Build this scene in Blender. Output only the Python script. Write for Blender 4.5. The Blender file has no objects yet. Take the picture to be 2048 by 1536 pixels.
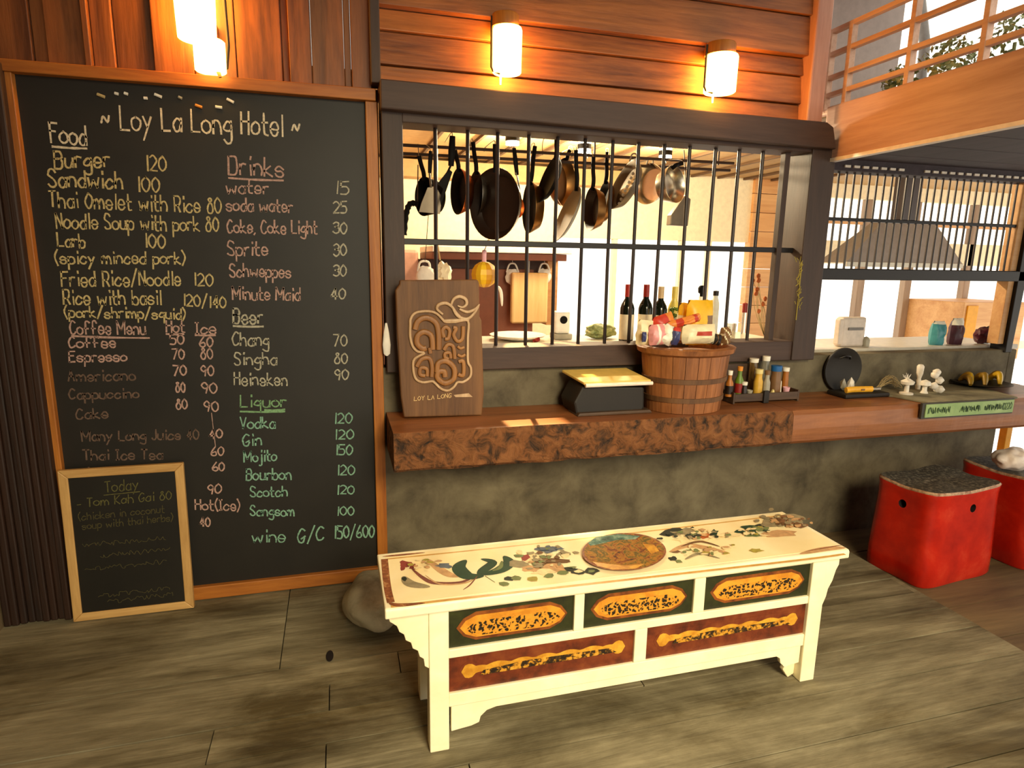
import bpy, bmesh, math, random
from mathutils import Vector, Matrix, noise
rnd = random.Random(7)
S = bpy.context.scene
COL = S.collection
PI = math.pi

# ------------------------------------------------------------------ camera
FPX = 1256.0
YAW, PIT, ROL = [math.radians(a) for a in (15.63, 11.13, 0.92)]
CAM = Vector((0, 0, 1.5))
_cy, _sy, _cp, _sp = math.cos(YAW), math.sin(YAW), math.cos(PIT), math.sin(PIT)
FW = Vector((_sy*_cp, _cy*_cp, -_sp)); _r = Vector((_cy, -_sy, 0)); _u = _r.cross(FW)
RT = _r*math.cos(ROL) + _u*math.sin(ROL); UP = _u*math.cos(ROL) - _r*math.sin(ROL)
cd = bpy.data.cameras.new('camera'); cam = bpy.data.objects.new('camera', cd); COL.objects.link(cam)
m = Matrix((RT, UP, -FW)).transposed().to_4x4(); m.translation = CAM
cam.matrix_world = m
cd.sensor_width = 36; cd.lens = FPX*36/2048; cd.clip_start = 0.05
S.camera = cam
def ray(x, y): return FW*FPX + RT*(x-1024) - UP*(y-768)
def PY(x, y, Y):                    # where a sight line meets the vertical plane at depth Y
    d = ray(x, y); return CAM + d*(Y-CAM.y)/d.y
def PZ(x, y, z):                    # ... the level plane at height z
    d = ray(x, y); return CAM + d*(z-CAM.z)/d.z
def PX(x, y, X):
    d = ray(x, y); return CAM + d*(X-CAM.x)/d.x

# ------------------------------------------------------------------ light and exposure
S.view_settings.view_transform = 'Standard'; S.view_settings.look = 'None'
S.view_settings.gamma = 1; S.view_settings.use_curve_mapping = False
S.view_settings.exposure = 0.0
W = bpy.data.worlds.new('daylight'); S.world = W; W.use_nodes = True
W.node_tree.nodes['Background'].inputs[0].default_value = (1.0, 0.93, 0.80, 1)
W.node_tree.nodes['Background'].inputs[1].default_value = 2.0
def lamp(name, kind, loc, power, color, size=0.05, aim=None, **kw):
    l = bpy.data.lights.new(name, kind); l.energy = power; l.color = color
    if kind == 'AREA': l.size = size
    else: l.shadow_soft_size = size
    for k, v in kw.items(): setattr(l, k, v)
    o = bpy.data.objects.new(name, l); COL.objects.link(o); o.location = loc
    if aim: o.rotation_euler = (Vector(aim)-Vector(loc)).to_track_quat('-Z', 'Y').to_euler()
    return o
# added fill lamp under the ceiling behind the viewer, boosting the open front's daylight
lamp('fill_front', 'AREA', (1.1, -1.9, 2.9), 72, (1.0, 0.86, 0.56), 1.5, (1.0, 1.6, 0.2), spread=math.radians(80))

# ------------------------------------------------------------------ materials
def lin(c):
    c = c.lstrip('#'); o = []
    for i in (0, 2, 4):
        v = int(c[i:i+2], 16)/255; o.append(v/12.92 if v <= .04045 else ((v+.055)/1.055)**2.4)
    return (*o, 1)
MATS = {}
def newmat(name, rough=.5, metal=0.0):
    mt = bpy.data.materials.new(name); mt.use_nodes = True; nt = mt.node_tree
    b = nt.nodes['Principled BSDF']; b.inputs['Roughness'].default_value = rough; b.inputs['Metallic'].default_value = metal
    MATS[name] = mt; return mt, nt, b
def N(nt, t, **kw):
    n = nt.nodes.new(t)
    for k, v in kw.items(): setattr(n, k, v)
    return n
def ramp(nt, fac, stops):
    r = N(nt, 'ShaderNodeValToRGB'); e = r.color_ramp.elements
    while len(e) < len(stops): e.new(.5)
    for el, (p, c) in zip(e, stops): el.position = p; el.color = lin(c) if isinstance(c, str) else c
    nt.links.new(fac, r.inputs[0]); return r.outputs[0]
def bump(nt, b, h, s, d=.01):
    n = N(nt, 'ShaderNodeBump'); n.inputs['Strength'].default_value = s; n.inputs['Distance'].default_value = d
    nt.links.new(h, n.inputs['Height']); nt.links.new(n.outputs[0], b.inputs['Normal'])
def coords(nt, scale):
    t = N(nt, 'ShaderNodeTexCoord'); mp = N(nt, 'ShaderNodeMapping'); mp.inputs['Scale'].default_value = scale
    nt.links.new(t.outputs['Object'], mp.inputs[0]); return mp.outputs[0]
def tex(nt, v, sc, det=6, ro=.6, dist=0.0):
    n = N(nt, 'ShaderNodeTexNoise'); n.inputs['Scale'].default_value = sc; n.inputs['Detail'].default_value = det
    n.inputs['Roughness'].default_value = ro; n.inputs['Distortion'].default_value = dist
    nt.links.new(v, n.inputs['Vector']); return n.outputs['Fac']
def wood(name, c1, c2, axis='x', sc=9, rough=.6, bs=.35, island=0.0, fine=1.0, stain=None):
    mt, nt, b = newmat(name, rough)
    s = {'x': (.09, 1, 1), 'y': (1, .09, 1), 'z': (1, 1, .09)}[axis]
    v = coords(nt, s)
    geo = N(nt, 'ShaderNodeNewGeometry')
    add = N(nt, 'ShaderNodeVectorMath', operation='ADD'); mul = N(nt, 'ShaderNodeMath', operation='MULTIPLY')
    nt.links.new(geo.outputs['Random Per Island'], mul.inputs[0]); mul.inputs[1].default_value = 37.0 if island else 0.0
    nt.links.new(v, add.inputs[0]); nt.links.new(mul.outputs[0], add.inputs[1]); v = add.outputs[0]
    a = tex(nt, v, sc, 8, .65, .6); f = tex(nt, v, sc*7, 4, .6)
    mx = N(nt, 'ShaderNodeMath', operation='MULTIPLY_ADD'); nt.links.new(f, mx.inputs[0]); mx.inputs[1].default_value = .35*fine
    nt.links.new(a, mx.inputs[2])
    col = ramp(nt, mx.outputs[0], [(.46, c1), (.86, c2)])
    if island:
        h = N(nt, 'ShaderNodeHueSaturation'); mr = N(nt, 'ShaderNodeMapRange')
        mr.inputs[3].default_value = 1-island; mr.inputs[4].default_value = 1+island
        nt.links.new(geo.outputs['Random Per Island'], mr.inputs[0]); nt.links.new(mr.outputs[0], h.inputs['Value'])
        nt.links.new(col, h.inputs['Color']); col = h.outputs[0]
    if stain:                      # worn and dirty patches
        n2 = tex(nt, coords(nt, (.5, 1.3, 1)), 2.2, 8, .68, .4); k = N(nt, 'ShaderNodeMix', data_type='RGBA', blend_type='MULTIPLY'); k.inputs[0].default_value = 1
        nt.links.new(col, k.inputs[6]); nt.links.new(ramp(nt, n2, [(.34, stain), (.6, '#ffffff')]), k.inputs[7]); col = k.outputs[2]
    nt.links.new(col, b.inputs['Base Color'])
    if bs: bump(nt, b, mx.outputs[0], bs, .008)
    return mt
def blotch(name, stops, sc=4, rough=.8, bs=.3, metal=0.0, det=8, bd=.01, dist=0.3):
    mt, nt, b = newmat(name, rough, metal); v = coords(nt, (1, 1, 1))
    a = tex(nt, v, sc, det, .62, dist); nt.links.new(ramp(nt, a, stops), b.inputs['Base Color'])
    if bs: bump(nt, b, a, bs, bd)
    return mt
def plain(name, c, rough=.5, metal=0.0, var=.08, sc=25, **kw):
    mt, nt, b = newmat(name, rough, metal); v = coords(nt, (1, 1, 1)); a = tex(nt, v, sc, 3)
    l = lin(c); lo = tuple(x*(1-var) for x in l[:3])+(1,); hi = tuple(min(1, x*(1+var)) for x in l[:3])+(1,)
    nt.links.new(ramp(nt, a, [(.3, lo), (.7, hi)]), b.inputs['Base Color'])
    for k, x in kw.items(): b.inputs[k].default_value = x
    return mt
def glow(name, c, st):
    mt, nt, b = newmat(name, .4); b.inputs['Base Color'].default_value = lin(c)
    b.inputs['Emission Color'].default_value = lin(c); b.inputs['Emission Strength'].default_value = st
    return mt
def voro(name, stops, sc=40, rough=.5, bs=.2, stretch=(1, 1, 1), feat='F1'):
    mt, nt, b = newmat(name, rough); v = coords(nt, stretch)
    n = N(nt, 'ShaderNodeTexVoronoi', feature=feat); n.inputs['Scale'].default_value = sc
    nz = N(nt, 'ShaderNodeTexNoise'); nz.inputs['Scale'].default_value = sc*.5
    ad = N(nt, 'ShaderNodeVectorMath', operation='MULTIPLY_ADD'); ad.inputs[1].default_value = (.03, .03, .03)
    nt.links.new(v, nz.inputs['Vector']); nt.links.new(nz.outputs['Color'], ad.inputs[0]); nt.links.new(v, ad.inputs[2])
    nt.links.new(ad.outputs[0], n.inputs['Vector'])
    nt.links.new(ramp(nt, n.outputs['Distance'], stops), b.inputs['Base Color'])
    if bs: bump(nt, b, n.outputs['Distance'], bs, .004)
    return mt

wood('floor_wood', '#5f553d', '#a89d7e', 'x', 7, .75, .7, .1, stain='#8f8468')
wood('low_floor_wood', '#4a3826', '#7d6846', 'x', 7, .7, .4, .16)
wood('warm_wood', '#5a2e18', '#b87036', 'x', 8, .5, .35, .18)
wood('upright_wood', '#4a2610', '#96592a', 'z', 8, .5, .35, .35)
wood('dark_post', '#160a05', '#361c0c', 'z', 9, .6, .6)
wood('frame_wood', '#8a4a18', '#c47a2c', 'x', 10, .5, .35, .1)
wood('frame_upright', '#8a4a18', '#c47a2c', 'z', 10, .5, .35, .1)
wood('dark_frame', '#38261f', '#4c372d', 'x', 12, .6, .15)
wood('dark_jamb', '#332520', '#453229', 'z', 12, .6, .15)
wood('counter_smooth', '#6e3f22', '#a5683c', 'x', 8, .4, .25)
wood('pine', '#a87b42', '#d9ad6b', 'x', 12, .5, .15, .06)
wood('pine_upright', '#a87b42', '#d9ad6b', 'z', 12, .5, .15, .06)
wood('carved_board', '#4a2d16', '#7d552f', 'z', 9, .6, .3)
wood('carved_tan', '#a07a50', '#d2b088', 'z', 14, .5, .1)
wood('carved_brown', '#7a4c22', '#a87238', 'z', 14, .5, .15)
wood('barrel_wood', '#5e3317', '#a4683a', 'z', 12, .45, .25, .15)
wood('balcony_wood', '#a57660', '#d6ac96', 'y', 6, .5, .25)
wood('lattice_wood', '#b98a6e', '#e3bda4', 'y', 8, .5, .15)
wood('balcony_post', '#a86e58', '#d29c84', 'z', 7, .5, .25)
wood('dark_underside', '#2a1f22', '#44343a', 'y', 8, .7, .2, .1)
wood('tray_wood', '#2b1b11', '#5a4330', 'x', 12, .5, .2)
wood('kitchen_plank', '#c98d52', '#e6b478', 'x', 8, .5, .2, .08)
wood('kitchen_door', '#7d6650', '#a58a70', 'z', 8, .5, .2)
wood('butcher', '#d9ae6c', '#efcd90', 'z', 10, .5, .05)
blotch('counter_rough', [(.34, '#24170c'), (.43, '#573517'), (.52, '#7d4c25'), (.66, '#8d5a30')], 17, .8, 1.0, bd=.03, det=15, dist=.8)
blotch('concrete', [(.3, '#453d2e'), (.5, '#675d48'), (.7, '#7a7058')], 5, .85, .35)
blotch('plaster_left', [(.3, '#5c4a30'), (.7, '#7a6648')], 3, .8, .2)
blotch('slate', [(.3, '#5a5644'), (.7, '#968f74')], 5, .8, .35)
blotch('rock', [(.3, '#8a8066'), (.5, '#b5aa8c'), (.7, '#c8be9f')], 9, .9, .6)
blotch('chalkboard', [(.3, '#14110d'), (.7, '#1f1b15')], 3, .55, .05)
blotch('chalkboard_small', [(.3, '#110f0b'), (.7, '#1c1912')], 4, .5, .05)
blotch('cream_paint', [(.3, '#f0e2b6'), (.6, '#f7edc9'), (.8, '#fff6d8')], 7, .42, .12, bd=.003)
blotch('cream_worn', [(.3, '#b39a6a'), (.42, '#efe0b2'), (.8, '#fff3d2')], 10, .45, .2, bd=.003)
blotch('panel_cream', [(.3, '#f2dca2'), (.6, '#f8e8ba'), (.8, '#fdf3d4')], 4, .6, .05)
blotch('orange_line', [(.3, '#c08a3a'), (.7, '#e2b566')], 20, .4, 0)
blotch('worn_brown', [(.35, '#6b3a1c'), (.55, '#8d4f2a'), (.7, '#c49a62')], 60, .6, .1)
blotch('medallion_paint', [(.32, '#2e2a14'), (.42, '#7d3f14'), (.5, '#a8741f'), (.58, '#4a4618'), (.7, '#b5862c')], 22, .75, .3, dist=1.5, bd=.003)
blotch('teal_paint', [(.35, '#22382f'), (.5, '#4d7566'), (.65, '#8fa58f')], 25, .7, .1)
blotch('gold_paint', [(.4, '#b87a1c'), (.6, '#d9a032')], 25, .4, .1)
blotch('drawer_green', [(.3, '#161708'), (.6, '#2d3010'), (.8, '#3c4016')], 14, .4, .1)
blotch('drawer_red', [(.3, '#3f1708'), (.5, '#6b2c12'), (.7, '#80401b')], 16, .4, .15)
blotch('cartouche', [(.4, '#5a2a0c'), (.6, '#8a4a16')], 20, .4, .1)
blotch('orange_paint', [(.4, '#c07a1c'), (.6, '#e0962c')], 18, .4, .1)
voro('black_lace', [(.25, '#1a1408'), (.42, '#2a1f0c'), (.5, '#c98522'), (.8, '#d9932a')], 85, .4, .1)
blotch('gold_scribble', [(.42, '#22160a'), (.5, '#4c3210'), (.55, '#c08420'), (.7, '#d9a23c')], 55, .4, .2)
for nm, c in dict(leaf_green='#23402a', leaf_dark='#20281a', leaf_pale='#6f7a4a', stem_rose='#7a4436', petal_red='#8a3428',
                  petal_blue='#5d6670', petal_peach='#c49a6a', petal_cream='#e8d3a0', petal_brown='#6b4a28', seed_brown='#7d5636',
                  leaf_yellow='#a0913c', petal_orange='#b8602a', petal_grey='#8f8262').items():
    blotch(nm, [(.3, tuple(x*.75 for x in lin(c)[:3])+(1,)), (.7, tuple(min(1, x*1.25) for x in lin(c)[:3])+(1,))], 40, .75, 0)
blotch('red_glaze', [(.3, '#9c140a'), (.55, '#c42410'), (.75, '#d9482c')], 5, .22, .05)
blotch('stool_top', [(.35, '#2e2922'), (.5, '#4d463b'), (.68, '#8b8270')], 60, .7, .5, bd=.004)
blotch('stool_rim', [(.35, '#8a5a40'), (.6, '#c8a684')], 40, .6, .2)
plain('hole_dark', '#120605', .8)
plain('black_plastic', '#14110f', .45); plain('black_iron', '#1b1513', .45, .3); plain('bar_iron', '#2a1f1c', .4, .3)
plain('soft_black', '#1d1712', .6)
plain('steel', '#c9bfae', .25, 1.0); plain('steel_dull', '#a59c8c', .4, .9); plain('copper', '#c06a36', .3, 1.0); plain('bronze', '#8a6236', .35, 1.0)
plain('pan_dark', '#24160e', .5, **{'Specular IOR Level': .25}); plain('pan_black', '#0e0b09', .6, **{'Specular IOR Level': .12}); plain('lid_grey', '#7d7058', .5); plain('grater_grey', '#6f6250', .4, .5)
plain('white_plastic', '#f2ede2', .4); plain('white_cloth', '#f4efe4', .8); plain('cream_wall', '#f7e8c4', .7)
plain('kitchen_ceiling_board', '#b8935f', .7); plain('batten', '#5c422a', .7); plain('pipe', '#3c2c22', .5)
plain('cabinet_brown', '#8a5138', .55); plain('cabinet_dark', '#432419', .55); plain('pink_panel', '#c99a84', .6)
plain('worktop', '#d8cfbe', .35); plain('hood_grey', '#8f8680', .4, .3); plain('hood_dark', '#3d3436', .5)
plain('yellow', '#ffc61e', .5); plain('yellow_deep', '#e09a12', .5); plain('yellow_cloth', '#e3c66a', .5)
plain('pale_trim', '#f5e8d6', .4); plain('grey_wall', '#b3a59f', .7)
plain('plaque_edge', '#39352c', .5); blotch('plaque_green', [(.3, '#7fa05e'), (.7, '#a8c07e')], 8, .5, .05)
plain('ink_green', '#3d5a30', .6)
plain('bottle_glass', '#10160c', .08); plain('label_cream', '#f2e6c6', .6); plain('capsule_red', '#a3241a', .4); plain('capsule_tan', '#c9ad80', .4)
plain('bottle_yellow', '#e6d36a', .2); plain('grape_green', '#5f7a1e', .4)
for nm, c in dict(bag_pink='#e39a9a', bag_cream='#f3e6bd', bag_yellow='#f0bb26', bag_red='#c03a28', bag_white='#fbf3e0', bag_orange='#e08a3a',
                  bag_blue='#3c4270', bag_brown='#7d5a38', turquoise='#4a98a0', purple='#4a2632', maroon='#4d1526', amber='#a8641e', sauce_red='#8a2018',
                  cap_white='#f5eedd', cap_blue='#1b5fa0', cap_orange='#d98a2a', pink_cup='#f0b6c0', cheese='#ecd890', oil='#d8a83a', sauce_dark='#22150e',
                  banana='#c9a21e', banana_dark='#8a6a1a', knife_yellow='#f0b030', crystal='#efe6d8', pale_box='#cdbfb4', dark_plate='#1f1814',
                  grey_hose='#6b6560', cream_cushion='#f7e6da', jar_grey='#a39c8a', brand_print='#b8402c', dried='#b8a070').items():
    plain(nm, c, .4, var=.12)
def glassmat(name, c, rough=.05):
    mt, nt, b = newmat(name, rough); b.inputs['Base Color'].default_value = lin(c); b.inputs['Transmission Weight'].default_value = .85
glassmat('glass', '#e8e6da'); glassmat('glass_amber', '#c8a060')
blotch('foliage', [(.3, '#4d5a30'), (.5, '#8a9460'), (.7, '#c4c28a')], 30, .6, .4)
for nm, c in dict(chalk_white='#e0d2b4', chalk_yellow='#cbb67e', chalk_pink='#bf9a8c', chalk_dim='#6d5648', chalk_grey='#b4ad96', chalk_green='#7fa878',
                  chalk_teal='#86b39a', chalk_faint='#4c4526', chalk_olive='#5f5a30').items():
    blotch(nm, [(.3, tuple(x*.55 for x in lin(c)[:3])+(1,)), (.6, c)], 120, .9, 0)
glow('lamp_glass', '#ffb04a', 38.0); glow('lamp_glass_low', '#ffbe5a', 14.0); glow('kitchen_lamp', '#fff2d8', 5.0)

# ------------------------------------------------------------------ mesh helpers
ORG = {}
def org(o): return ORG.get(o.name, Vector((0, 0, 0))) if o else Vector((0, 0, 0))
class MB:
    def __init__(s): s.v = []; s.f = []; s.m = []; s.k = 0
    def mat(s, k): s.k = k; return s
    def add(s, vs, fs):
        o = len(s.v); s.v += [Vector(v) for v in vs]
        for f in fs: s.f.append([i+o for i in f]); s.m.append(s.k)
        return s
    def box(s, x0, x1, y0, y1, z0, z1, M=None):
        vs = [Vector((x, y, z)) for z in (z0, z1) for y in (y0, y1) for x in (x0, x1)]
        if M: vs = [M @ v for v in vs]
        return s.add(vs, [(0, 2, 3, 1), (4, 5, 7, 6), (0, 1, 5, 4), (2, 6, 7, 3), (0, 4, 6, 2), (1, 3, 7, 5)])
    def prism(s, pts, ax, a, b):
        def mk(p, h): return {'x': (h, p[0], p[1]), 'y': (p[0], h, p[1]), 'z': (p[0], p[1], h)}[ax]
        n = len(pts); vs = [mk(p, a) for p in pts]+[mk(p, b) for p in pts]
        fs = [list(range(n))[::-1], list(range(n, 2*n))]+[(i, (i+1) % n, n+(i+1) % n, n+i) for i in range(n)]
        return s.add(vs, fs)
    def poly3(s, pts, d):             # any planar outline extruded by vector d
        n = len(pts); pts = [Vector(p) for p in pts]; d = Vector(d)
        return s.add(pts+[p+d for p in pts], [list(range(n))[::-1], list(range(n, 2*n))]+[(i, (i+1) % n, n+(i+1) % n, n+i) for i in range(n)])
    def tube(s, pts, r, seg=10, closed=False, flat=1.0, cap=True):
        pts = [Vector(p) for p in pts]; n = len(pts); rr = r if isinstance(r, (list, tuple)) else [r]*n
        o = len(s.v); nrm = None
        for i, p in enumerate(pts):
            a = pts[(i-1) % n] if closed else pts[max(i-1, 0)]; b = pts[(i+1) % n] if closed else pts[min(i+1, n-1)]
            t = (b-a).normalized() if (b-a).length > 1e-9 else Vector((0, 0, 1))
            if nrm is None:
                nrm = Vector((0, 1, 0)) if abs(t.y) < .9 else Vector((1, 0, 0))
            nrm = (nrm - t*nrm.dot(t)).normalized(); bi = t.cross(nrm)
            for k in range(seg):
                c = 2*PI*k/seg; s.v.append(p+nrm*(math.cos(c)*rr[i]*flat)+bi*(math.sin(c)*rr[i]))
        m_ = n if closed else n-1
        for i in range(m_):
            for k in range(seg):
                a = o+i*seg; b = o+((i+1) % n)*seg
                s.f.append([a+k, a+(k+1) % seg, b+(k+1) % seg, b+k]); s.m.append(s.k)
        if cap and not closed:
            s.f.append([o+k for k in range(seg)][::-1]); s.m.append(s.k)
            s.f.append([o+(n-1)*seg+k for k in range(seg)]); s.m.append(s.k)
        return s
    def lathe(s, c, prof, seg=24, ax='z', sx=1, sy=1, M=None, cap=True):
        o = len(s.v); n = len(prof); c = Vector(c)
        for r, h in prof:
            for k in range(seg):
                a = 2*PI*k/seg; x = math.cos(a)*r*sx; y = math.sin(a)*r*sy
                p = {'z': Vector((x, y, h)), 'y': Vector((x, h, y)), 'x': Vector((h, x, y))}[ax]
                s.v.append((M @ p if M else p)+c)
        for i in range(n-1):
            for k in range(seg):
                s.f.append([o+i*seg+k, o+i*seg+(k+1) % seg, o+(i+1)*seg+(k+1) % seg, o+(i+1)*seg+k]); s.m.append(s.k)
        if cap and prof[0][0] > 1e-6: s.f.append([o+k for k in range(seg)][::-1]); s.m.append(s.k)
        if cap and prof[-1][0] > 1e-6: s.f.append([o+(n-1)*seg+k for k in range(seg)]); s.m.append(s.k)
        return s
    def blob(s, c, r, amp=.15, fr=2.0, sub=3, seed=0):
        bm = bmesh.new(); bmesh.ops.create_icosphere(bm, subdivisions=sub, radius=1)
        c = Vector(c); r = Vector(r if isinstance(r, (tuple, list, Vector)) else (r, r, r))
        for v in bm.verts:
            k = 1+amp*noise.noise(v.co*fr+Vector((seed*3.7, seed, 0))); v.co = Vector((v.co.x*r.x, v.co.y*r.y, v.co.z*r.z))*k
        bm.verts.index_update()
        s.add([v.co+c for v in bm.verts], [[v.index for v in f.verts] for f in bm.faces]); bm.free(); return s
    def build(s, name, mats, parent=None, smooth=False, bev=0, seg=2, label=None):
        me = bpy.data.meshes.new(name); o_ = org(parent)
        me.from_pydata([v-o_ for v in s.v], [], s.f); me.validate(); me.update()
        if isinstance(mats, str): mats = [mats]
        for q in mats: me.materials.append(MATS[q])
        for p, k in zip(me.polygons, s.m): p.material_index = min(k, len(mats)-1)
        bm = bmesh.new(); bm.from_mesh(me); bmesh.ops.recalc_face_normals(bm, faces=bm.faces); bm.to_mesh(me); bm.free()
        if smooth:
            me.polygons.foreach_set('use_smooth', [True]*len(me.polygons))
            try: me.set_sharp_from_angle(angle=math.radians(42))
            except Exception: pass
        o = bpy.data.objects.new(name, me); COL.objects.link(o)
        if parent: o.parent = parent; ORG[o.name] = o_
        if bev:
            b = o.modifiers.new('bevel', 'BEVEL'); b.width = bev; b.segments = seg; b.limit_method = 'ANGLE'; b.angle_limit = math.radians(40)
        if label: o['label'] = label
        return o
def tag(o, label, cat, group=None, kind=None):
    o['label'] = label; o['category'] = cat
    if group: o['group'] = group
    if kind: o['kind'] = kind
    return o
def thing(name, label, cat, loc, group=None):
    o = bpy.data.objects.new(name, None); COL.objects.link(o); o.location = loc; o.empty_display_size = .05
    ORG[o.name] = Vector(loc); return tag(o, label, cat, group)
def struct(o, label=None, cat=None):
    o['kind'] = 'structure'
    if label: o['label'] = label
    if cat: o['category'] = cat
    return o
def sroot(name, loc=(0, 0, 0)):
    o = bpy.data.objects.new(name, None); COL.objects.link(o); o.location = loc; ORG[o.name] = Vector(loc); o['kind'] = 'structure'; return o
def dup(root, loc, label, group=None):
    r = root.copy(); COL.objects.link(r); r.location = loc; r['label'] = label; ORG[r.name] = Vector(loc)
    if group: r['group'] = group
    for ch in list(root.children):
        c = ch.copy(); COL.objects.link(c); c.parent = r
        for g in list(ch.children):
            d = g.copy(); COL.objects.link(d); d.parent = c
    return r
def smoothpts(pts, n=6, closed=False):
    pts = [Vector(p) for p in pts]; L = len(pts)
    if L < 3: return pts
    out = []
    for i in range(L if closed else L-1):
        g = lambda j: pts[j % L] if closed else pts[max(0, min(L-1, j))]
        a, b, c, d = g(i-1), g(i), g(i+1), g(i+2)
        for k in range(n):
            t = k/n; out.append(.5*((2*b)+(c-a)*t+(2*a-5*b+4*c-d)*t*t+(3*b-a-3*c+d)*t**3))
    if not closed: out.append(pts[-1])
    return out

# ------------------------------------------------------------------ the setting
WY = 2.86                       # face of the back wall
def planks_x(mb, ys, x0, x1, z0, z1, gap=.005):
    for i in range(len(ys)-1):
        xs = [x0]
        x = x0+rnd.uniform(.8, 2.4)
        while x < x1-.6: xs.append(x); x += rnd.uniform(1.3, 2.6)
        xs.append(x1)
        for a, b in zip(xs, xs[1:]):
            mb.box(a+gap*.4, b-gap*.4, ys[i]+gap/2, ys[i+1]-gap/2, z0, z1-rnd.uniform(0, .004))
fl = MB(); planks_x(fl, [-2.6, -2.3, -2.02, -1.74, -1.45, -1.2, -.93, -.62, -.36, -.08, .2, .46, .74, 1.0, 1.24, 1.42, 1.62, 1.81, 1.96, 2.1, 2.235, 2.9], -1.5, 2.6, -.06, 0)
fl.box(2.57, 2.6, -2.6, 2.9, -.08, -.003); fl.box(-1.49, 2.58, -2.59, 2.89, -.09, -.02)
struct(fl.build('floor', 'floor_wood'), 'grey weathered plank platform floor', 'floor')
lf = MB(); planks_x(lf, [-2.6, -2.2, -1.8, -1.4, -1.0, -.6, -.2, .2, .55, .9, 1.2, 1.5, 1.78, 2.02, 2.3, 2.6, 2.9], 2.6, 6.2, -.12, -.05)
lf.box(2.61, 6.19, -2.59, 2.89, -.14, -.07)
struct(lf.build('floor', 'low_floor_wood'), 'lower brown plank floor beyond the platform edge', 'floor')
# back wall: vertical boards over the menu board
wb = MB(); ed = [-60, 60, 90, 168, 182, 226, 305, 385, 470, 562, 577, 622, 688, 702, 742]
for a, b in zip(ed, ed[1:]):
    xa, xb = PY(a, 90, 2.83).x, PY(b, 90, 2.83).x
    off = {168: -.025, 226: .012, 562: .02, 577: -.02, 688: .02, 305: -.015, 60: .015}.get(a, rnd.uniform(-.004, .006))
    wb.box(xa+.001, xb-.001, WY-.015+off, WY+.06, 2.165, 3.3)
struct(wb.build('wall_back', 'upright_wood', bev=.003), 'wall of upright dark boards above the big menu board', 'wall')
w2 = MB().box(-1.45, .2, WY+.045, WY+.08, 0, 2.2)
struct(w2.build('wall_back', 'dark_post'), 'dark wall behind the big menu board', 'wall')
# planks above the kitchen window, each lapped a little over the next
w3 = MB(); zz = [2.15, 2.285, 2.415, 2.5, 2.68, 2.86, 3.05, 3.3]
for i, (a, b) in enumerate(zip(zz, zz[1:])):
    y0 = WY-.022 if i < 3 else WY-.045
    w3.prism([(y0-.012, a), (WY+.06, a), (WY+.06, b-.004), (y0+.004, b-.004)], 'x', .2, 2.27)
struct(w3.build('wall_back', 'warm_wood', bev=.004), 'wall of lapped horizontal planks above the kitchen window', 'wall')
struct(MB().box(.168, .207, 2.79, WY+.03, 2.2, 3.3).build('trim_1', 'dark_jamb', bev=.004), 'upright corner batten between the two plank walls', 'trim')
# concrete bar wall and upstand
cw = MB(); cw.box(.18, 3.94, 2.845, 2.945, -.12, 1.015)
cw.box(3.94, 4.0, 2.845, 2.945, .6, 1.015); cw.box(3.94, 5.4, 2.85, 2.93, -.12, .2)
struct(cw.build('wall_bar', 'concrete', bev=.006), 'rough grey concrete wall under and behind the bar counter', 'wall')
# left wall, old post, ceiling
struct(MB().box(-1.5, -1.36, -2.6, 2.9, -.06, 3.3).build('wall_left', 'plaster_left'), 'dim plastered wall at the left edge', 'wall')
pp = MB()
for i in range(9):
    x = -1.355+i*.027; pp.box(x, x+.0262, 2.775+rnd.uniform(0, .02), WY+.05, 0, 2.16)
struct(pp.build('trim_2', 'dark_post', bev=.006), 'old dark timber post left of the menu board', 'trim')
q = MB()
q.box(-1.36, -1.16, 2.70, WY, 2.13, 2.2); struct(q.build('trim_3', 'dark_post', bev=.008), 'dark timber lintel stub above the post', 'trim')
struct(MB().box(-1.5, 0.1, -2.7, -2.6, -.06, 3.38).box(0.1, 2.5, -2.7, -2.6, 2.5, 3.38).build('wall_light_block', 'upright_wood'), 'unseen wooden wall added beside the open front to hold back daylight', 'wall')  # added behind the viewer to cut the daylight reaching the left side
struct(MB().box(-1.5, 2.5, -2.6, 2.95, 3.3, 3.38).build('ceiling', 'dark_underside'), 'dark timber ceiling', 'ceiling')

# window_1: barred kitchen window
win = sroot('window_1', (1.3, WY, 1.0)); win['label'] = 'wide kitchen window with dark frame and thin iron bars'
f = MB().box(.205, .292, 2.80, 2.95, 1.0, 2.12).build('jamb', 'dark_jamb', win, bev=.004)
f = MB().box(2.325, 2.468, 2.79, 2.96, 1.0, 2.12).build('jamb', 'dark_jamb', win, bev=.005)
MB().box(.29, 2.33, 2.80, 2.95, 1.0, 1.103).build('sill', 'dark_frame', win, bev=.004)
MB().box(.29, 2.33, 2.80, 2.95, 2.058, 2.12).build('head_rail', 'dark_frame', win, bev=.004)
hd = MB().prism([(.2, 2.095), (2.43, 2.07), (2.40, 2.172), (2.36, 2.192), (.2, 2.208)], 'y', 2.75, WY+.01)
hd.build('header_beam', 'dark_frame', win, bev=.006)
MB().box(.29, 2.33, 2.862, 2.884, 1.562, 1.588).build('cross_bar', 'black_iron', win, bev=.002)
for x in (871, 935, 995, 1056, 1112, 1167, 1221, 1273, 1323, 1374, 1424, 1472, 1519):
    X = PY(x, 400, 2.87).x; MB().tube([(X+rnd.uniform(-.003, .003), 2.873, 1.10), (X, 2.873, 1.5), (X+rnd.uniform(-.002, .002), 2.873, 2.06)], .0088, 8).build('bar', 'bar_iron', win, smooth=True)
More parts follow.
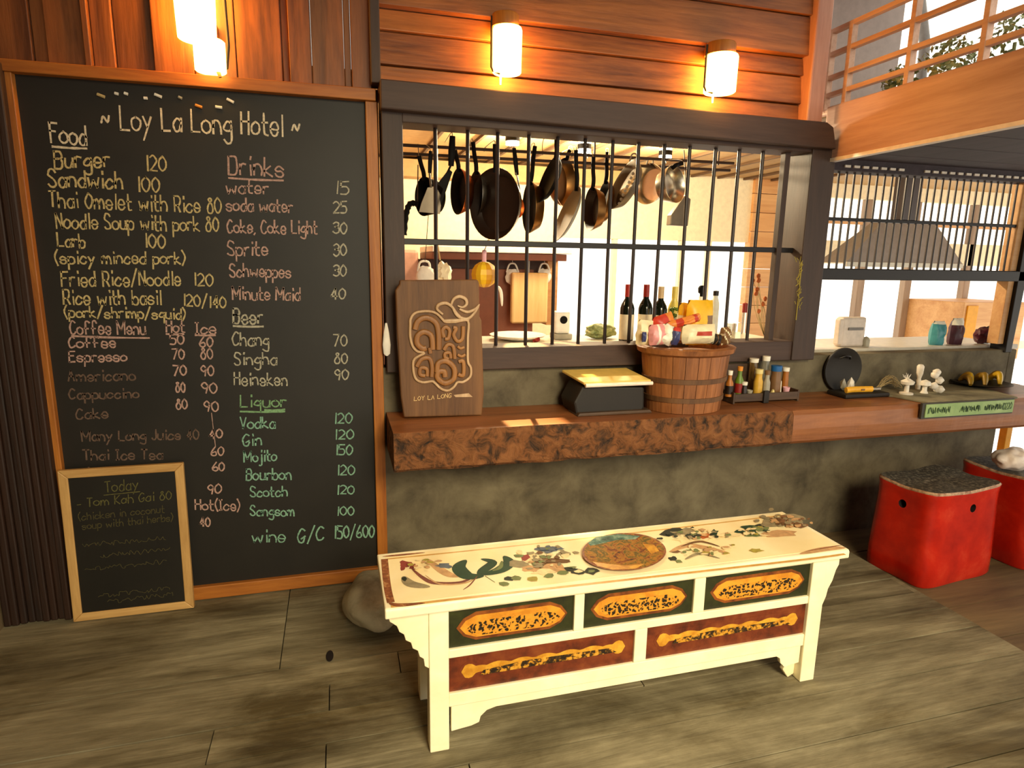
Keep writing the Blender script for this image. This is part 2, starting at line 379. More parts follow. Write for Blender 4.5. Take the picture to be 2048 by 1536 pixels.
MB().box(2.215, 2.245, 2.85, 2.89, 1.1, 2.06).build('mullion', 'dark_jamb', win, bev=.003)

# window_2: slatted window at the right end of the bar
w2 = sroot('window_2', (3.2, WY, 1.03)); w2['label'] = 'slatted kitchen window at the right end of the bar'
MB().box(2.46, 4.3, 2.83, 2.93, 1.985, 2.14).build('head_rail', 'dark_underside', w2, bev=.004)
MB().box(2.46, 3.98, 2.83, 2.93, 1.425, 1.485).build('mid_rail', 'black_iron', w2, bev=.004)
MB().box(2.46, 3.98, 2.86, 2.885, 1.735, 1.752).build('cross_bar', 'black_iron', w2, bev=.002)
MB().prism([(3.885, 1.0), (3.935, 1.0), (3.985, 2.0), (3.9, 2.0)], 'y', 2.83, 2.93).build('jamb', 'black_iron', w2, bev=.004)
MB().prism([(3.84, 1.05), (3.885, 1.05), (3.9, 1.985), (3.85, 1.985)], 'y', 2.85, 2.92).build('stile', 'kitchen_plank', w2, bev=.003)
for i in range(27):
    X = 2.52+i*.05; MB().tube([(X, 2.872, 1.48), (X, 2.872, 1.99)], .0062, 6).build('slat', 'bar_iron', w2, smooth=True)
for i in range(24):
    X = 2.56+i*.058
    if 6 < i < 9: continue
    MB().box(X, X+.035, 2.822, 2.83, 2.0, 2.012).build('dentil', 'pale_trim', w2)

# kitchen shell
KY = 5.2
kb = MB()
kb.box(-.4, 1.82, KY, KY+.08, 0, 2.4); kb.box(1.82, 3.72, KY, KY+.08, 0, .78); kb.box(1.82, 3.72, KY, KY+.08, 1.70, 2.4)
kb.box(4.3, 7.6, KY, KY+.08, .62, .7); kb.box(4.3, 7.6, KY, KY+.08, 1.52, 1.74); kb.box(4.3, 7.6, KY, KY+.08, 2.14, 2.4)
struct(kb.build('wall_kitchen', 'cream_wall'), 'cream back wall of the kitchen', 'wall')
kp = MB()
for i in range(14): kp.box(3.72, 4.02, KY-.03, KY+.05, .1+i*.17, .266+i*.17)
struct(kp.build('wall_kitchen', 'kitchen_plank', bev=.004), 'wall of light horizontal planks in the kitchen', 'wall')
struct(MB().box(4.02, 4.3, KY-.05, KY+.05, 0, 2.4).build('door_1', 'kitchen_door', bev=.006), 'grey brown wooden door at the far right of the kitchen', 'door')
kw = sroot('window_3', (2.77, KY, .78)); kw['label'] = 'bright kitchen back window'
for X in (2.36, 3.02, 3.3): MB().box(X, X+.045, KY+.01, KY+.06, .78, 1.70).build('mullion', 'cream_wall', kw, bev=.003)
kw = sroot('window_4', (5.4, KY, .7)); kw['label'] = 'bright back window behind the range hood'
for X in (5.03, 5.62, 6.4): MB().box(X, X+.08, KY, KY+.07, .7, 2.14).build('mullion', 'kitchen_door', kw, bev=.004)
MB().box(4.3, 7.6, KY+.01, KY+.05, 1.9, 1.93).build('transom', 'kitchen_plank', kw)
struct(MB().box(-.5, -.4, 2.95, KY+.08, 0, 2.4).build('wall_kitchen', 'pink_panel'), 'left side wall of the kitchen', 'wall')
struct(MB().box(-.5, 4.2, 2.95, KY+.1, -.12, -.02).build('floor_kitchen', 'concrete'), 'kitchen floor', 'floor')
kc = MB().box(-.5, 7.6, 2.95, KY+.1, 2.27, 2.284)
struct(kc.build('ceiling_kitchen', 'kitchen_ceiling_board'), 'pale boarded kitchen ceiling', 'ceiling')
for i in range(16):
    X = .1+i*.27; struct(MB().box(X, X+.02, 2.95, KY, 2.25, 2.27).build('trim_batten', 'batten'), None)
struct(MB().box(.2, 2.6, KY-.14, KY, 2.12, 2.25).build('trim_cornice', 'kitchen_ceiling_board', bev=.004), 'pale beam along the kitchen ceiling', 'trim')

# balcony at the upper right
BX = 2.44
bl = MB().prism([(-2.6, 2.03), (2.86, 2.03), (2.86, 2.29), (-2.6, 2.29)], 'x', BX, BX+.06)
struct(bl.build('trim_balcony', 'balcony_wood', bev=.006), 'broad orange brown fascia board of the balcony', 'trim')
struct(MB().box(BX-.008, BX+.03, -2.6, 2.83, 2.015, 2.032).build('trim_balcony', 'pale_trim'), 'lit lower lip of the balcony fascia as a pale painted strip', 'trim')  # pale colour stands in for light catching the fascia's lower lip
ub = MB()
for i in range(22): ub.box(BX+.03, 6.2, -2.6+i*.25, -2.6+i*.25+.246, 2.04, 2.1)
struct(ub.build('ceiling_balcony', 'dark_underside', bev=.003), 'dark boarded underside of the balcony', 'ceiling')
struct(MB().box(2.255, 2.345, 2.77, 2.93, 2.19, 3.3).build('trim_balcony', 'balcony_post', bev=.008), 'orange brown corner post of the balcony', 'trim')
rail = thing('balcony_railing', 'orange wooden lattice railing of the upper balcony', 'railing', (BX+.03, .2, 2.29))
lz = [PX(1683, y_, BX).z for y_ in (214, 180, 145, 98, 52)]
for k, z in enumerate(lz): MB().box(BX+.012, BX+.042, -2.5, 3.04, z-.010, z+.012).build('bottom_rail' if k == 0 else 'top_rail' if k == 4 else 'rail', 'lattice_wood', rail, bev=.002)
for q_ in ((1650, 140), (1690, 130), (1814, 100), (1964, 60)):
    y = min(3.03, PX(q_[0], q_[1], BX).y); MB().box(BX+.010, BX+.044, y-.012, y+.012, lz[0], lz[4]+.01).build('baluster', 'lattice_wood', rail, bev=.002)
struct(MB().box(2.2, 3.05, 3.06, 3.12, 2.29, 3.8).build('wall_upper', 'grey_wall'), 'grey upper floor wall behind the balcony lattice', 'wall')
struct(MB().box(2.52, 3.1, 1.9, 3.06, 3.1, 3.16).build('ceiling_upper', 'grey_wall'), 'grey soffit above the balcony', 'ceiling')
for (x, y, X, r, lb) in ((1800, 165, 2.75, .08, 'small pale green shrub on the balcony nearest the corner post'), (1900, 125, 2.8, .13, 'wide pale green shrub behind the balcony lattice'), (2030, 85, 3.1, .15, 'pale green shrub on the balcony cut by the right photo edge')):
    c = PX(x, y, X); t = thing('potted_shrub', lb, 'plant', (c.x, c.y, 2.1), 'shrubs on the balcony')
    MB().lathe((c.x, c.y, 2.1), [(.07, 0), (.09, .1), (.085, .1)], 16).build('pot', 'bag_brown', t, smooth=True)
    b = MB()
    for i in range(260):
        d = Vector((rnd.gauss(0, 1), rnd.gauss(0, 1), rnd.gauss(0, 1))).normalized()*r*rnd.uniform(.55, 1); p = Vector((c.x, c.y, max(2.22, c.z)))+d*Vector((1, 1.2, .9)).to_3d().length/1.8
        a = Vector((rnd.uniform(-1, 1), rnd.uniform(-1, 1), rnd.uniform(-1, 1))).normalized()*.018; e = a.cross(d).normalized()*.009
        b.add([p-a, p+e, p+a, p-e], [(0, 1, 2, 3)])
    b.tube([(c.x, c.y, 2.18), (c.x, c.y, c.z)], .008, 6)
    b.build('foliage', 'foliage', t)
gp = MB().tube([PX(1838, 190, 3.5), PX(1850, 90, 3.5), PX(1836, -40, 3.5)], .03, 10)
tag(gp.build('downpipe', 'grey_hose', smooth=True), 'grey pipe standing behind the balcony lattice', 'pipe')
# bright yard beyond the end of the bar: timber post
tag(MB().box(4.28, 4.33, 3.02, 3.07, -.1, .75).build('yard_post', 'yellow_deep', bev=.004), 'orange timber post in the bright gap at the end of the bar', 'post')

# ------------------------------------------------------------------ chalk writing
G = {'a': '46 27 05 13 33 45|47 43', 'b': '0a 03|05 27 46 44 33 13 04', 'c': '46 27 05 04 13 33 44', 'd': '46 27 05 13 33 45|4a 43', 'e': '05 45 37 17 05 13 33 44',
 'f': '49 3a 2a 19 13|06 36', 'g': '46 27 05 14 34 45|47 41 20 01', 'h': '0a 03|05 17 37 45 43', 'i': '17 13|19 1a', 'j': '27 21 10 00|29 2a', 'k': '0a 03|37 05|05 43', 'l': '1a 13',
 'm': '07 03|05 17 27 35 33|35 47 57 65 63', 'n': '07 03|05 17 37 45 43', 'o': '27 06 04 23 44 46 27', 'p': '07 00|06 27 46 44 33 13 04', 'q': '46 27 05 14 34 45|47 40', 'r': '07 03|05 17 37',
 's': '46 27 06 15 35 44 33 13 04', 't': '1a 14 23 33|07 37', 'u': '07 04 13 33 45|47 43', 'v': '07 23|23 47', 'w': '07 13|13 36|36 53|53 67', 'x': '07 43|47 03', 'y': '07 24|47 00', 'z': '07 47|47 03|03 43',
 'A': '03 2a|2a 43|16 36', 'B': '0a 03|0a 3a 48 37 07|07 37 45 33 03', 'C': '49 2a 07 05 13 33 44', 'D': '0a 03|0a 3a 48 45 33 03', 'E': '0a 03|0a 4a|07 37|03 43', 'F': '0a 03|0a 4a|07 37',
 'G': '49 2a 07 05 13 33 45|25 46', 'H': '0a 03|4a 43|07 47', 'I': '1a 13|0a 2a|03 23', 'J': '3a 34 13 04', 'K': '0a 03|4a 06|06 43', 'L': '0a 03|03 43', 'M': '03 0a|0a 35|35 6a|6a 63', 'N': '03 0a|0a 43|43 4a',
 'O': '2a 07 05 23 45 48 2a', 'P': '0a 03|0a 3a 48 36 06', 'R': '0a 03|0a 3a 48 36 06|26 43', 'S': '49 3a 1a 08 17 36 44 33 13 04', 'T': '0a 4a|2a 23', 'V': '0a 23|23 4a', 'W': '0a 13|13 37|37 53|53 6a', 'Y': '0a 27|4a 27|27 23',
 '0': '2a 08 05 23 45 48 2a', '1': '1a 13', '2': '09 2a 48 36 03|03 43', '3': '09 2a 49 37 17|27 46 44 23 04', '4': '3a 05|05 45|3a 33', '5': '4a 0a|0a 07|07 37 45 33 03', '6': '3a 06 04 23 44 36 05', '7': '0a 4a|4a 13',
 '8': '37 19 2a 39 17 05 13 33 45 37', '9': '48 2a 08 26 47|48 33', '/': '02 4b', '(': '2b 07 22', ')': '0b 27 02', ',': '13 02', '~': '05 17 35 47', '-': '05 35', '.': '13 14', ' ': ''}
def glyph(ch):
    st = [[(int(p[0], 36), int(p[1], 36)-3) for p in s_.split()] for s_ in G[ch].split('|') if s_]
    w = max([p[0] for s_ in st for p in s_], default=2.2); return st, w
def ribbon(mb, pts, w, nrm):
    pts = smoothpts(pts, 5); n = len(pts); vs = []; fs = []
    for i, p in enumerate(pts):
        t = pts[min(i+1, n-1)]-pts[max(i-1, 0)]
        if t.length < 1e-9: t = Vector((1, 0, 0))
        s_ = t.normalized().cross(nrm)*w*.5*rnd.uniform(.75, 1.2)
        e = t.normalized()*w*.35*(-1 if i == 0 else 1 if i == n-1 else 0)
        vs += [p+s_+e, p-s_+e]
    mb.add(vs, [(2*i, 2*i+1, 2*i+3, 2*i+2) for i in range(n-1)])
def write(mb, text, A, B, up, cap, w, nrm, slant=.06, jit=.25):
    A = Vector(A); B = Vector(B); d = B-A; adv = []
    x = 0
    for ch in text:
        st, gw = glyph(ch); adv.append((st, x)); x += gw+1.5
    x = max(x-1.5, 1); ux = d/x; uz = up*cap/7
    for st, x0 in adv:
        jy = rnd.uniform(-jit, jit)
        for s_ in st:
            ribbon(mb, [A+ux*(x0+px+slant*pz+rnd.uniform(-.18, .18))+uz*(pz+jy+rnd.uniform(-.18, .18)) for px, pz in s_], w, nrm)
BF = 2.8365                       # plane of the chalk marks
NY = Vector((0, -1, 0)); ZU = Vector((0, 0, 1))
def bp(x, y): return PY(x, y, BF)
def chalkline(mb, text, x0, y0, x1, y1, cap, w=.0048):
    write(mb, text, bp(x0, y0), bp(x1, y1), ZU, cap*2.31e-3, w, NY)
def under(mb, x0, y0, x1, y1, w=.008): ribbon(mb, [bp(x0, y0), bp((x0+x1)/2, (y0+y1)/2+1), bp(x1, y1)], w, NY)

# ------------------------------------------------------------------ the big menu board
mbd = thing('menu_board', 'large black menu chalkboard in a brown wooden frame against the wall', 'chalkboard', (-.48, WY-.02, 0))
MB().box(-1.1, .16, 2.838, 2.87, .03, 2.16).build('board_panel', 'chalkboard', mbd)
MB().prism([(-1.125, 2.133), (.185, 2.133), (.185, 2.18), (-1.125, 2.174)], 'y', 2.80, 2.87).build('frame_rail', 'frame_wood', mbd, bev=.003)
MB().box(-1.135, .185, 2.815, 2.87, .002, .062).build('frame_rail', 'frame_wood', mbd, bev=.003)
MB().box(-1.135, -1.092, 2.81, 2.87, .062, 2.133).build('frame_stile', 'frame_upright', mbd, bev=.003)
MB().box(.143, .19, 2.815, 2.872, .062, 2.133).build('frame_stile', 'frame_upright', mbd, bev=.003)
SEC = [
 ('chalk_white', 'off-white chalk writing of the title and first dishes', [('~ Loy La Long Hotel ~', 203, 257, 599, 274, 36), ('Food', 102, 286, 173, 289, 30)], [(105, 293, 173, 297)]),
 ('chalk_yellow', 'yellowish chalk writing of the food list', [('Burger', 110, 336, 219, 333, 26), ('120', 293, 340, 332, 343, 24), ('Sandwich', 98, 373, 245, 377, 26), ('100', 276, 382, 319, 383, 23),
  ('Thai Omelet with Rice 80', 100, 414, 442, 426, 25), ('Noodle Soup with pork 80', 113, 456, 437, 463, 24), ('Larb', 116, 492, 170, 495, 22), ('100', 290, 494, 330, 495, 22), ('(spicy minced pork)', 110, 527, 370, 527, 20),
  ('Fried Rice/Noodle', 124, 573, 361, 570, 24), ('120', 388, 570, 425, 572, 21), ('Rice with basil', 128, 609, 322, 609, 24), ('120/140', 367, 611, 451, 617, 20), ('(pork/shrimp/squid)', 129, 634, 371, 638, 18)], []),
 ('chalk_pink', 'dusty pink chalk writing of the coffee list', [('Coffee Menu', 141, 668, 291, 668, 22), ('Hot', 333, 664, 369, 664, 20), ('Ice', 391, 667, 431, 667, 20), ('Coffee', 138, 695, 231, 695, 18), ('50', 341, 689, 367, 689, 18), ('60', 400, 693, 425, 693, 18),
  ('Espresso', 139, 724, 253, 722, 18), ('70', 345, 718, 368, 718, 18), ('80', 402, 718, 425, 718, 19), ('70', 347, 751, 372, 751, 18), ('90', 402, 751, 427, 751, 19), ('80', 352, 784, 370, 784, 18), ('90', 403, 786, 433, 786, 19),
  ('80', 353, 818, 374, 818, 18), ('90', 408, 823, 436, 823, 19), ('40', 419, 878, 444, 876, 17), ('60', 423, 912, 447, 911, 17), ('60', 426, 942, 448, 942, 17), ('90', 416, 989, 442, 986, 18), ('Hot(Ice)', 391, 1019, 480, 1021, 20), ('40', 400, 1053, 420, 1052, 18)],
  [(144, 672, 298, 676), (333, 668, 367, 668), (391, 670, 430, 670)]),
 ('chalk_dim', 'faded pink chalk writing low on the left', [('Americano', 137, 762, 270, 760, 18), ('Cappuccino', 139, 798, 277, 795, 17), ('Cake', 153, 838, 216, 836, 18), ('Many Long Juice 40', 164, 882, 397, 878, 18), ('Thai Ice Tea', 167, 920, 325, 918, 18), ('Lemon Ice Tea', 178, 952, 350, 947, 16)], []),
 ('chalk_pink', 'pinkish chalk writing of the drinks list', [('Drinks', 458, 349, 566, 353, 30), ('water', 453, 386, 536, 387, 21), ('soda water', 453, 421, 585, 424, 21), ('Coke, Coke Light', 455, 465, 634, 468, 22), ('Sprite', 456, 511, 535, 511, 24), ('Schweppes', 460, 553, 581, 555, 22), ('Minute Maid', 465, 598, 600, 601, 22)], [(458, 356, 566, 361)]),
 ('chalk_grey', 'grey white chalk writing of prices and beers', [('15', 671, 388, 697, 388, 22), ('25', 667, 426, 693, 426, 20), ('30', 666, 467, 693, 468, 20), ('30', 667, 511, 692, 511, 21), ('30', 667, 552, 692, 552, 20), ('40', 662, 598, 690, 598, 20),
  ('Beer', 467, 647, 525, 648, 26), ('Chang', 466, 690, 537, 692, 24), ('70', 667, 692, 693, 692, 22), ('Singha', 469, 729, 553, 729, 22), ('80', 669, 727, 694, 727, 20), ('Heineken', 469, 770, 574, 771, 23), ('90', 669, 759, 696, 759, 20)], [(467, 652, 526, 653)]),
 ('chalk_green', 'green chalk heading', [('Liquor', 481, 813, 572, 814, 22)], [(481, 823, 569, 823), (530, 820, 569, 819)]),
 ('chalk_teal', 'pale teal chalk writing of the liquor list', [('Vodka', 481, 856, 550, 856, 21), ('120', 669, 846, 703, 846, 20), ('Gin', 486, 892, 523, 890, 22), ('120', 670, 878, 706, 878, 19), ('Mojito', 488, 924, 553, 921, 21), ('150', 671, 910, 704, 909, 20), ('Bourbon', 493, 960, 582, 959, 22), ('120', 674, 950, 708, 950, 20),
  ('Scotch', 501, 993, 574, 993, 20), ('120', 674, 988, 707, 988, 18), ('Sangsom', 501, 1031, 588, 1032, 20), ('100', 674, 1030, 707, 1030, 18), ('wine', 505, 1084, 570, 1084, 24), ('G/C', 596, 1085, 647, 1079, 28), ('150/600', 669, 1077, 748, 1075, 26)], [])]
for mt_, lb, lines, ul in SEC:
    for l in lines: b = MB(); chalkline(b, *l, w=.0070 if l[5] > 25 else .0060); b.build('chalk_writing', mt_, mbd, label=lb)
    for u_ in ul: b = MB(); under(b, *u_); b.build('chalk_underline', mt_, mbd)
    if lb.startswith('dusty'): b = MB(); under(b, 423, 826, 431, 893, .003); b.build('chalk_stroke', mt_, mbd)
for i, (x, y, c, lb) in enumerate(((203, 192, 'chalk_yellow', 'yellow chalk stub, leftmost of the row at the top of the menu board'), (234, 188, 'cap_white', 'white chalk stub second from the left above the board title'), (253, 188, 'cap_white', 'white chalk stub third from the left above the board title'),
    (292, 197, 'cap_white', 'white round chalk stub below the row above the first word of the title'), (317, 192, 'cap_white', 'long thin white chalk stub tilted above the board title'), (361, 196, 'chalk_grey', 'greyish chalk stub above the middle of the board title'), (398, 213, 'bag_orange', 'orange chalk stub above the board title'),
    (438, 215, 'cap_white', 'white chalk stub right of the orange one, lowest of the row'), (461, 202, 'cap_white', 'white chalk stub, rightmost of the row at the top of the menu board'))):
    p = bp(x, y); L = .012 if i in (0, 4, 6, 7, 8) else .006; a = rnd.uniform(-.5, .2)
    tag(MB().tube([p+Vector((-L, -.006, -L*a)), p+Vector((L, -.006, L*a))], .0055, 8).build('chalk_stub', c, smooth=True), lb, 'chalk', 'chalk stubs on the board')

# small chalkboard leaning on it
p0 = PZ(150, 1240, 0); p1 = PZ(392, 1211, 0)
sb = thing('small_chalkboard', 'small chalkboard in a pale pine frame leaning on the big menu board', 'chalkboard', (p0.x, 2.755, 0))
tl = Matrix.Translation((p0.x, 2.755, 0)) @ Matrix.Rotation(math.radians(-2.6), 4, 'X')
bw, bh, ft = p1.x-p0.x-.004, .648, .034
def sbox(x0, x1, y0, y1, z0, z1): return MB().box(x0, x1, y0, y1, z0, z1, tl)
sbox(.02, bw-.02, .006, .02, .02, bh-.02).build('board_panel', 'chalkboard_small', sb)
def mitre(pts, mt_): 
    b = MB().prism(pts, 'y', 0, .022); b.v = [tl @ v for v in b.v]; b.build('frame_rail' if mt_ == 'pine' else 'frame_stile', mt_, sb, bev=.003)
mitre([(0, 0), (bw, 0), (bw-ft, ft), (ft, ft)], 'pine'); mitre([(0, bh), (ft, bh-ft), (bw-ft, bh-ft), (bw, bh)], 'pine')
mitre([(0, 0), (ft, ft), (ft, bh-ft), (0, bh)], 'pine_upright'); mitre([(bw, 0), (bw, bh), (bw-ft, bh-ft), (bw-ft, ft)], 'pine_upright')
sn = (tl.to_3x3() @ NY); su = (tl.to_3x3() @ ZU)
def sp(x, y): return tl @ Vector((x, .0045, y))
b = MB()
write(b, 'Today', sp(.16, .545), sp(.28, .55), su, .045, .004, sn)
ribbon(b, [sp(.155, .533), sp(.285, .537)], .004, sn)
b.build('chalk_writing', 'chalk_olive', sb)
b = MB(); write(b, '- Tom Kah Gai 80', sp(.055, .49), sp(.40, .495), su, .036, .004, sn); b.build('chalk_writing', 'chalk_olive', sb)
b = MB(); write(b, '(chicken in coconut', sp(.055, .435), sp(.37, .44), su, .03, .0035, sn); b.build('chalk_writing', 'chalk_faint', sb); b = MB(); write(b, 'soup with thai herbs)', sp(.065, .395), sp(.40, .40), su, .03, .0035, sn)
b.build('chalk_writing', 'chalk_faint', sb)
for z, xa, xb in ((.325, .06, .37), (.275, .12, .38), (.22, .06, .36), (.10, .10, .37), (.07, .13, .38)):
    n = int((xb-xa)/.007); b = MB(); ribbon(b, [sp(xa+(xb-xa)*i/n+rnd.uniform(-.004, .004), z+rnd.uniform(-.009, .012)) for i in range(n+1)], .0025, sn); b.build('chalk_writing', 'chalk_faint', sb)

# ------------------------------------------------------------------ wall lamps
def sconce(X, Y, z0, z1, r, label, power, wallY=WY-.03):
    t = thing('wall_lamp', label, 'lamp', (X, wallY, (z0+z1)/2), 'glowing wall lamps')
    sh = MB().lathe((X, Y, 0), [(r*.93, z0), (r, z0+.004), (r*1.03, z1-.01), (r*.97, z1), (r*.9, z1)], 28).build('lamp_shade', 'lamp_glass', t, smooth=True)
    MB().lathe((X-.01, Y, 0), [(r*.95, z1), (r*.95, z1+.045), (r*.9, z1+.05)], 20).build('cap_block', 'frame_upright', t, smooth=True)
    MB().box(X-.04, X+.03, Y+.02, wallY+.02, z1+.005, z1+.05).build('wall_block', 'frame_wood', t, bev=.004)
    MB().tube([(X-r*1.12, Y, z1+.04), (X-r*1.12, Y, z0+.02), (X-r*1.0, Y, z0+.006), (X-r*.5, Y, z0-.003)], .005, 8).build('rod_bracket', 'soft_black', t, smooth=True)
    MB().tube([(X-r*.45, Y, z0+.005), (X-r*.45, Y, z0-.045)], [.006, .004], 8).build('pull_knob', 'lamp_glass_low', t, smooth=True)
    return t
LP = 0
sconce(.727, 2.757, 2.272, 2.448, .060, 'glowing white wall lamp on the planks above the left half of the kitchen window', LP)
sconce(1.744, 2.750, 2.276, 2.435, .072, 'glowing white wall lamp on the planks above the right half of the kitchen window', LP)
t = thing('wall_lamp', 'double glowing wall lamp of two stacked shades above the big menu board', 'lamp', (-.44, WY-.02, 2.3), 'glowing wall lamps')
MB().lathe((-.425, 2.765, 0), [(.05, 2.178), (.055, 2.182), (.056, 2.285), (.05, 2.29)], 26).build('lamp_shade', 'lamp_glass_low', t, smooth=True)
MB().lathe((-.462, 2.755, 0), [(.06, 2.282), (.066, 2.286), (.074, 2.56), (.068, 2.565)], 26).build('lamp_shade', 'lamp_glass', t, smooth=True)
MB().tube([(-.365, 2.78, 2.56), (-.36, 2.78, 2.28), (-.37, 2.775, 2.2), (-.40, 2.765, 2.184)], .006, 8).build('rod_bracket', 'soft_black', t, smooth=True)
MB().box(-.44, -.40, 2.79, WY, 2.29, 2.36).build('wall_block', 'frame_upright', t, bev=.003)
MB().tube([(-.40, 2.755, 2.188), (-.392, 2.752, 2.16)], [.008, .006], 8).build('pull_knob', 'pine', t, smooth=True)

# ------------------------------------------------------------------ bar counter
bc = thing('bar_counter', 'long thick timber bar counter on the concrete wall', 'counter', (1.9, 2.65, .64))
def slab(x0, x1, mt_, nm, lb, amp):
    b = MB(); n = int((x1-x0)/.02); rows = []
    for i in range(n+1):
        x = x0+(x1-x0)*i/n; j = lambda s_: amp*noise.noise(Vector((x*5, s_*7.1, .3)))+amp*.6*noise.noise(Vector((x*19, s_*3.3, 2)))
        rows.append([(x, 2.843, .645), (x, 2.475+j(1)*.7, .645+j(2)*.5), (x, 2.462+j(3), .66), (x, 2.46+j(4), .72), (x, 2.464+j(5), .79), (x, 2.475+j(6)*.6, .81), (x, 2.843, .81)])
    vs = [p for r in rows for p in r]; k = 7
    fs = [(i*k+a, i*k+(a+1) % k, (i+1)*k+(a+1) % k, (i+1)*k+a) for i in range(n) for a in range(k)]
    fs += [tuple(range(k))[::-1], tuple(n*k+a for a in range(k))]
    fm = MB()
    for f_ in fs:
        fm.k = 0
        fm.f.append(list(f_)); fm.m.append(1 if (len(f_) == 4 and set(a % k for a in f_) == {5, 6}) else 0)
    fm.v = [Vector(v) for v in vs]
    return fm.build(nm, mt_, bc, label=lb)
slab(.2, 2.095, ['counter_rough', 'counter_smooth'], 'counter_plank', 'plank with a rough hewn front edge', .012)
slab(2.098, 3.97, ['counter_smooth', 'counter_smooth'], 'counter_plank', 'smoother red brown plank', .002)

# carved sign board
def sg(x, y, Y=2.684): return PY(790+x/5.12, 540+y/5.12, Y)
sn_ = thing('carved_sign', 'upright brown wooden sign carved with cream outlined lettering on the bar', 'sign', (.43, 2.70, .81))
b = MB().poly3([sg(*p, 2.69) for p in ((50, 105), (845, 98), (862, 130), (868, 480), (888, 520), (912, 1260), (890, 1490), (92, 1512), (60, 1300), (20, 640), (5, 210), (45, 150))], (0, .035, 0))
b.build('board', 'carved_board', sn_, bev=.006)
o_ = [(155, 560), (160, 500), (200, 445), (270, 425), (360, 425), (430, 450), (490, 510), (520, 532), (620, 532), (745, 520), (745, 700), (745, 930), (775, 1000), (770, 1090), (700, 1145), (640, 1150), (600, 1200), (540, 1235), (470, 1215), (400, 1150), (370, 1140), (280, 1150), (210, 1110), (185, 1000), (200, 910), (300, 850), (230, 835), (180, 780), (155, 680)]
b = MB().tube(smoothpts([sg(*p) for p in o_], 4, True), .0058, 8, True, flat=.9)
for st, r0 in ((((490, 455), (430, 400), (450, 355), (520, 340), (580, 375), (630, 440), (700, 505)), .006), (((570, 370), (600, 300), (660, 272), (722, 300), (732, 350), (690, 382), (640, 365)), .006), (((585, 380), (640, 470), (740, 500), (820, 430), (866, 350)), .0055), (((660, 400), (740, 430), (820, 400), (862, 352)), .0055), (((500, 520), (600, 520), (760, 510)), .007)):
    pts = smoothpts([sg(*p) for p in st], 5); n = len(pts); b.tube(pts, [r0*(.35+.9*math.sin(PI*min(1, .15+.85*i/n))) for i in range(n)], 8, flat=.8)
b.build('carved_outline', 'carved_tan', sn_, smooth=True)
b = MB()
for st, r0 in ((((205, 610), (235, 525), (320, 490), (415, 540), (445, 650), (448, 815)), .0125), (((385, 815), (372, 680), (300, 635), (235, 670), (225, 750), (280, 805), (320, 800)), .0125), (((352, 795), (362, 855)), .009),
    (((500, 690), (485, 620), (520, 585), (558, 620), (545, 700), (510, 705)), .0085), (((595, 590), (625, 600), (600, 665), (640, 730), (690, 700), (698, 575)), .0085), (((500, 820), (540, 765), (595, 785), (612, 910)), .0085), (((570, 905), (560, 850), (512, 855), (512, 895), (548, 912)), .008),
    (((640, 780), (670, 803), (710, 790)), .0065), (((640, 865), (680, 885), (720, 865)), .0065), (((222, 990), (270, 915), (350, 905), (378, 990), (375, 1095)), .0095), (((330, 1088), (325, 1015), (262, 1005), (256, 1070), (308, 1085)), .0085),
    (((430, 1045), (445, 955), (530, 935), (605, 1010), (598, 1115), (510, 1160), (435, 1105), (445, 1045), (500, 1040), (512, 1095)), .0125), (((650, 940), (698, 940), (698, 1075), (645, 1068)), .009)):
    b.tube(smoothpts([sg(*p) for p in st], 5), r0, 8, flat=.7)
b.build('carved_letters', 'carved_brown', sn_, smooth=True)
b = MB(); write(b, 'LOY LA LONG', sg(195, 1340, 2.6875), sg(575, 1305, 2.6875), ZU, .018, .0025, NY); b.build('painted_letters', 'butcher', sn_)
b = MB().poly3([sg(*p, 2.688) for p in ((600, 1280), (755, 1262), (795, 1300), (620, 1302))], (0, .002, 0)); b.build('tape_piece', 'carved_tan', sn_)  # piece of tape stuck on below the carved lettering

# black box with a yellow pad on it
bx = thing('black_box', 'black box with a yellow padded lid on the bar between sign and bucket', 'box', (1.2, 2.66, .81))
b = MB().prism([(1.035, .81), (1.36, .81), (1.375, .83), (1.37, .93), (1.06, .945), (1.02, .87)], 'y', 2.60, 2.78); b.build('box_body', 'soft_black', bx, bev=.01)
b = MB().prism([(1.03, .81), (1.405, .81), (1.395, .826), (1.04, .826)], 'y', 2.575, 2.70); b.build('base_board', 'tray_wood', bx, bev=.004)
MB().poly3([(1.06, 2.585, .953), (1.395, 2.585, .953), (1.37, 2.80, .975), (1.03, 2.80, .975)], (0, 0, .014)).build('lid_pad', 'yellow_cloth', bx, bev=.005)
MB().tube([(1.065, 2.58, .952), (1.398, 2.58, .952)], .009, 8).build('lid_edge', 'pale_trim', bx, smooth=True)

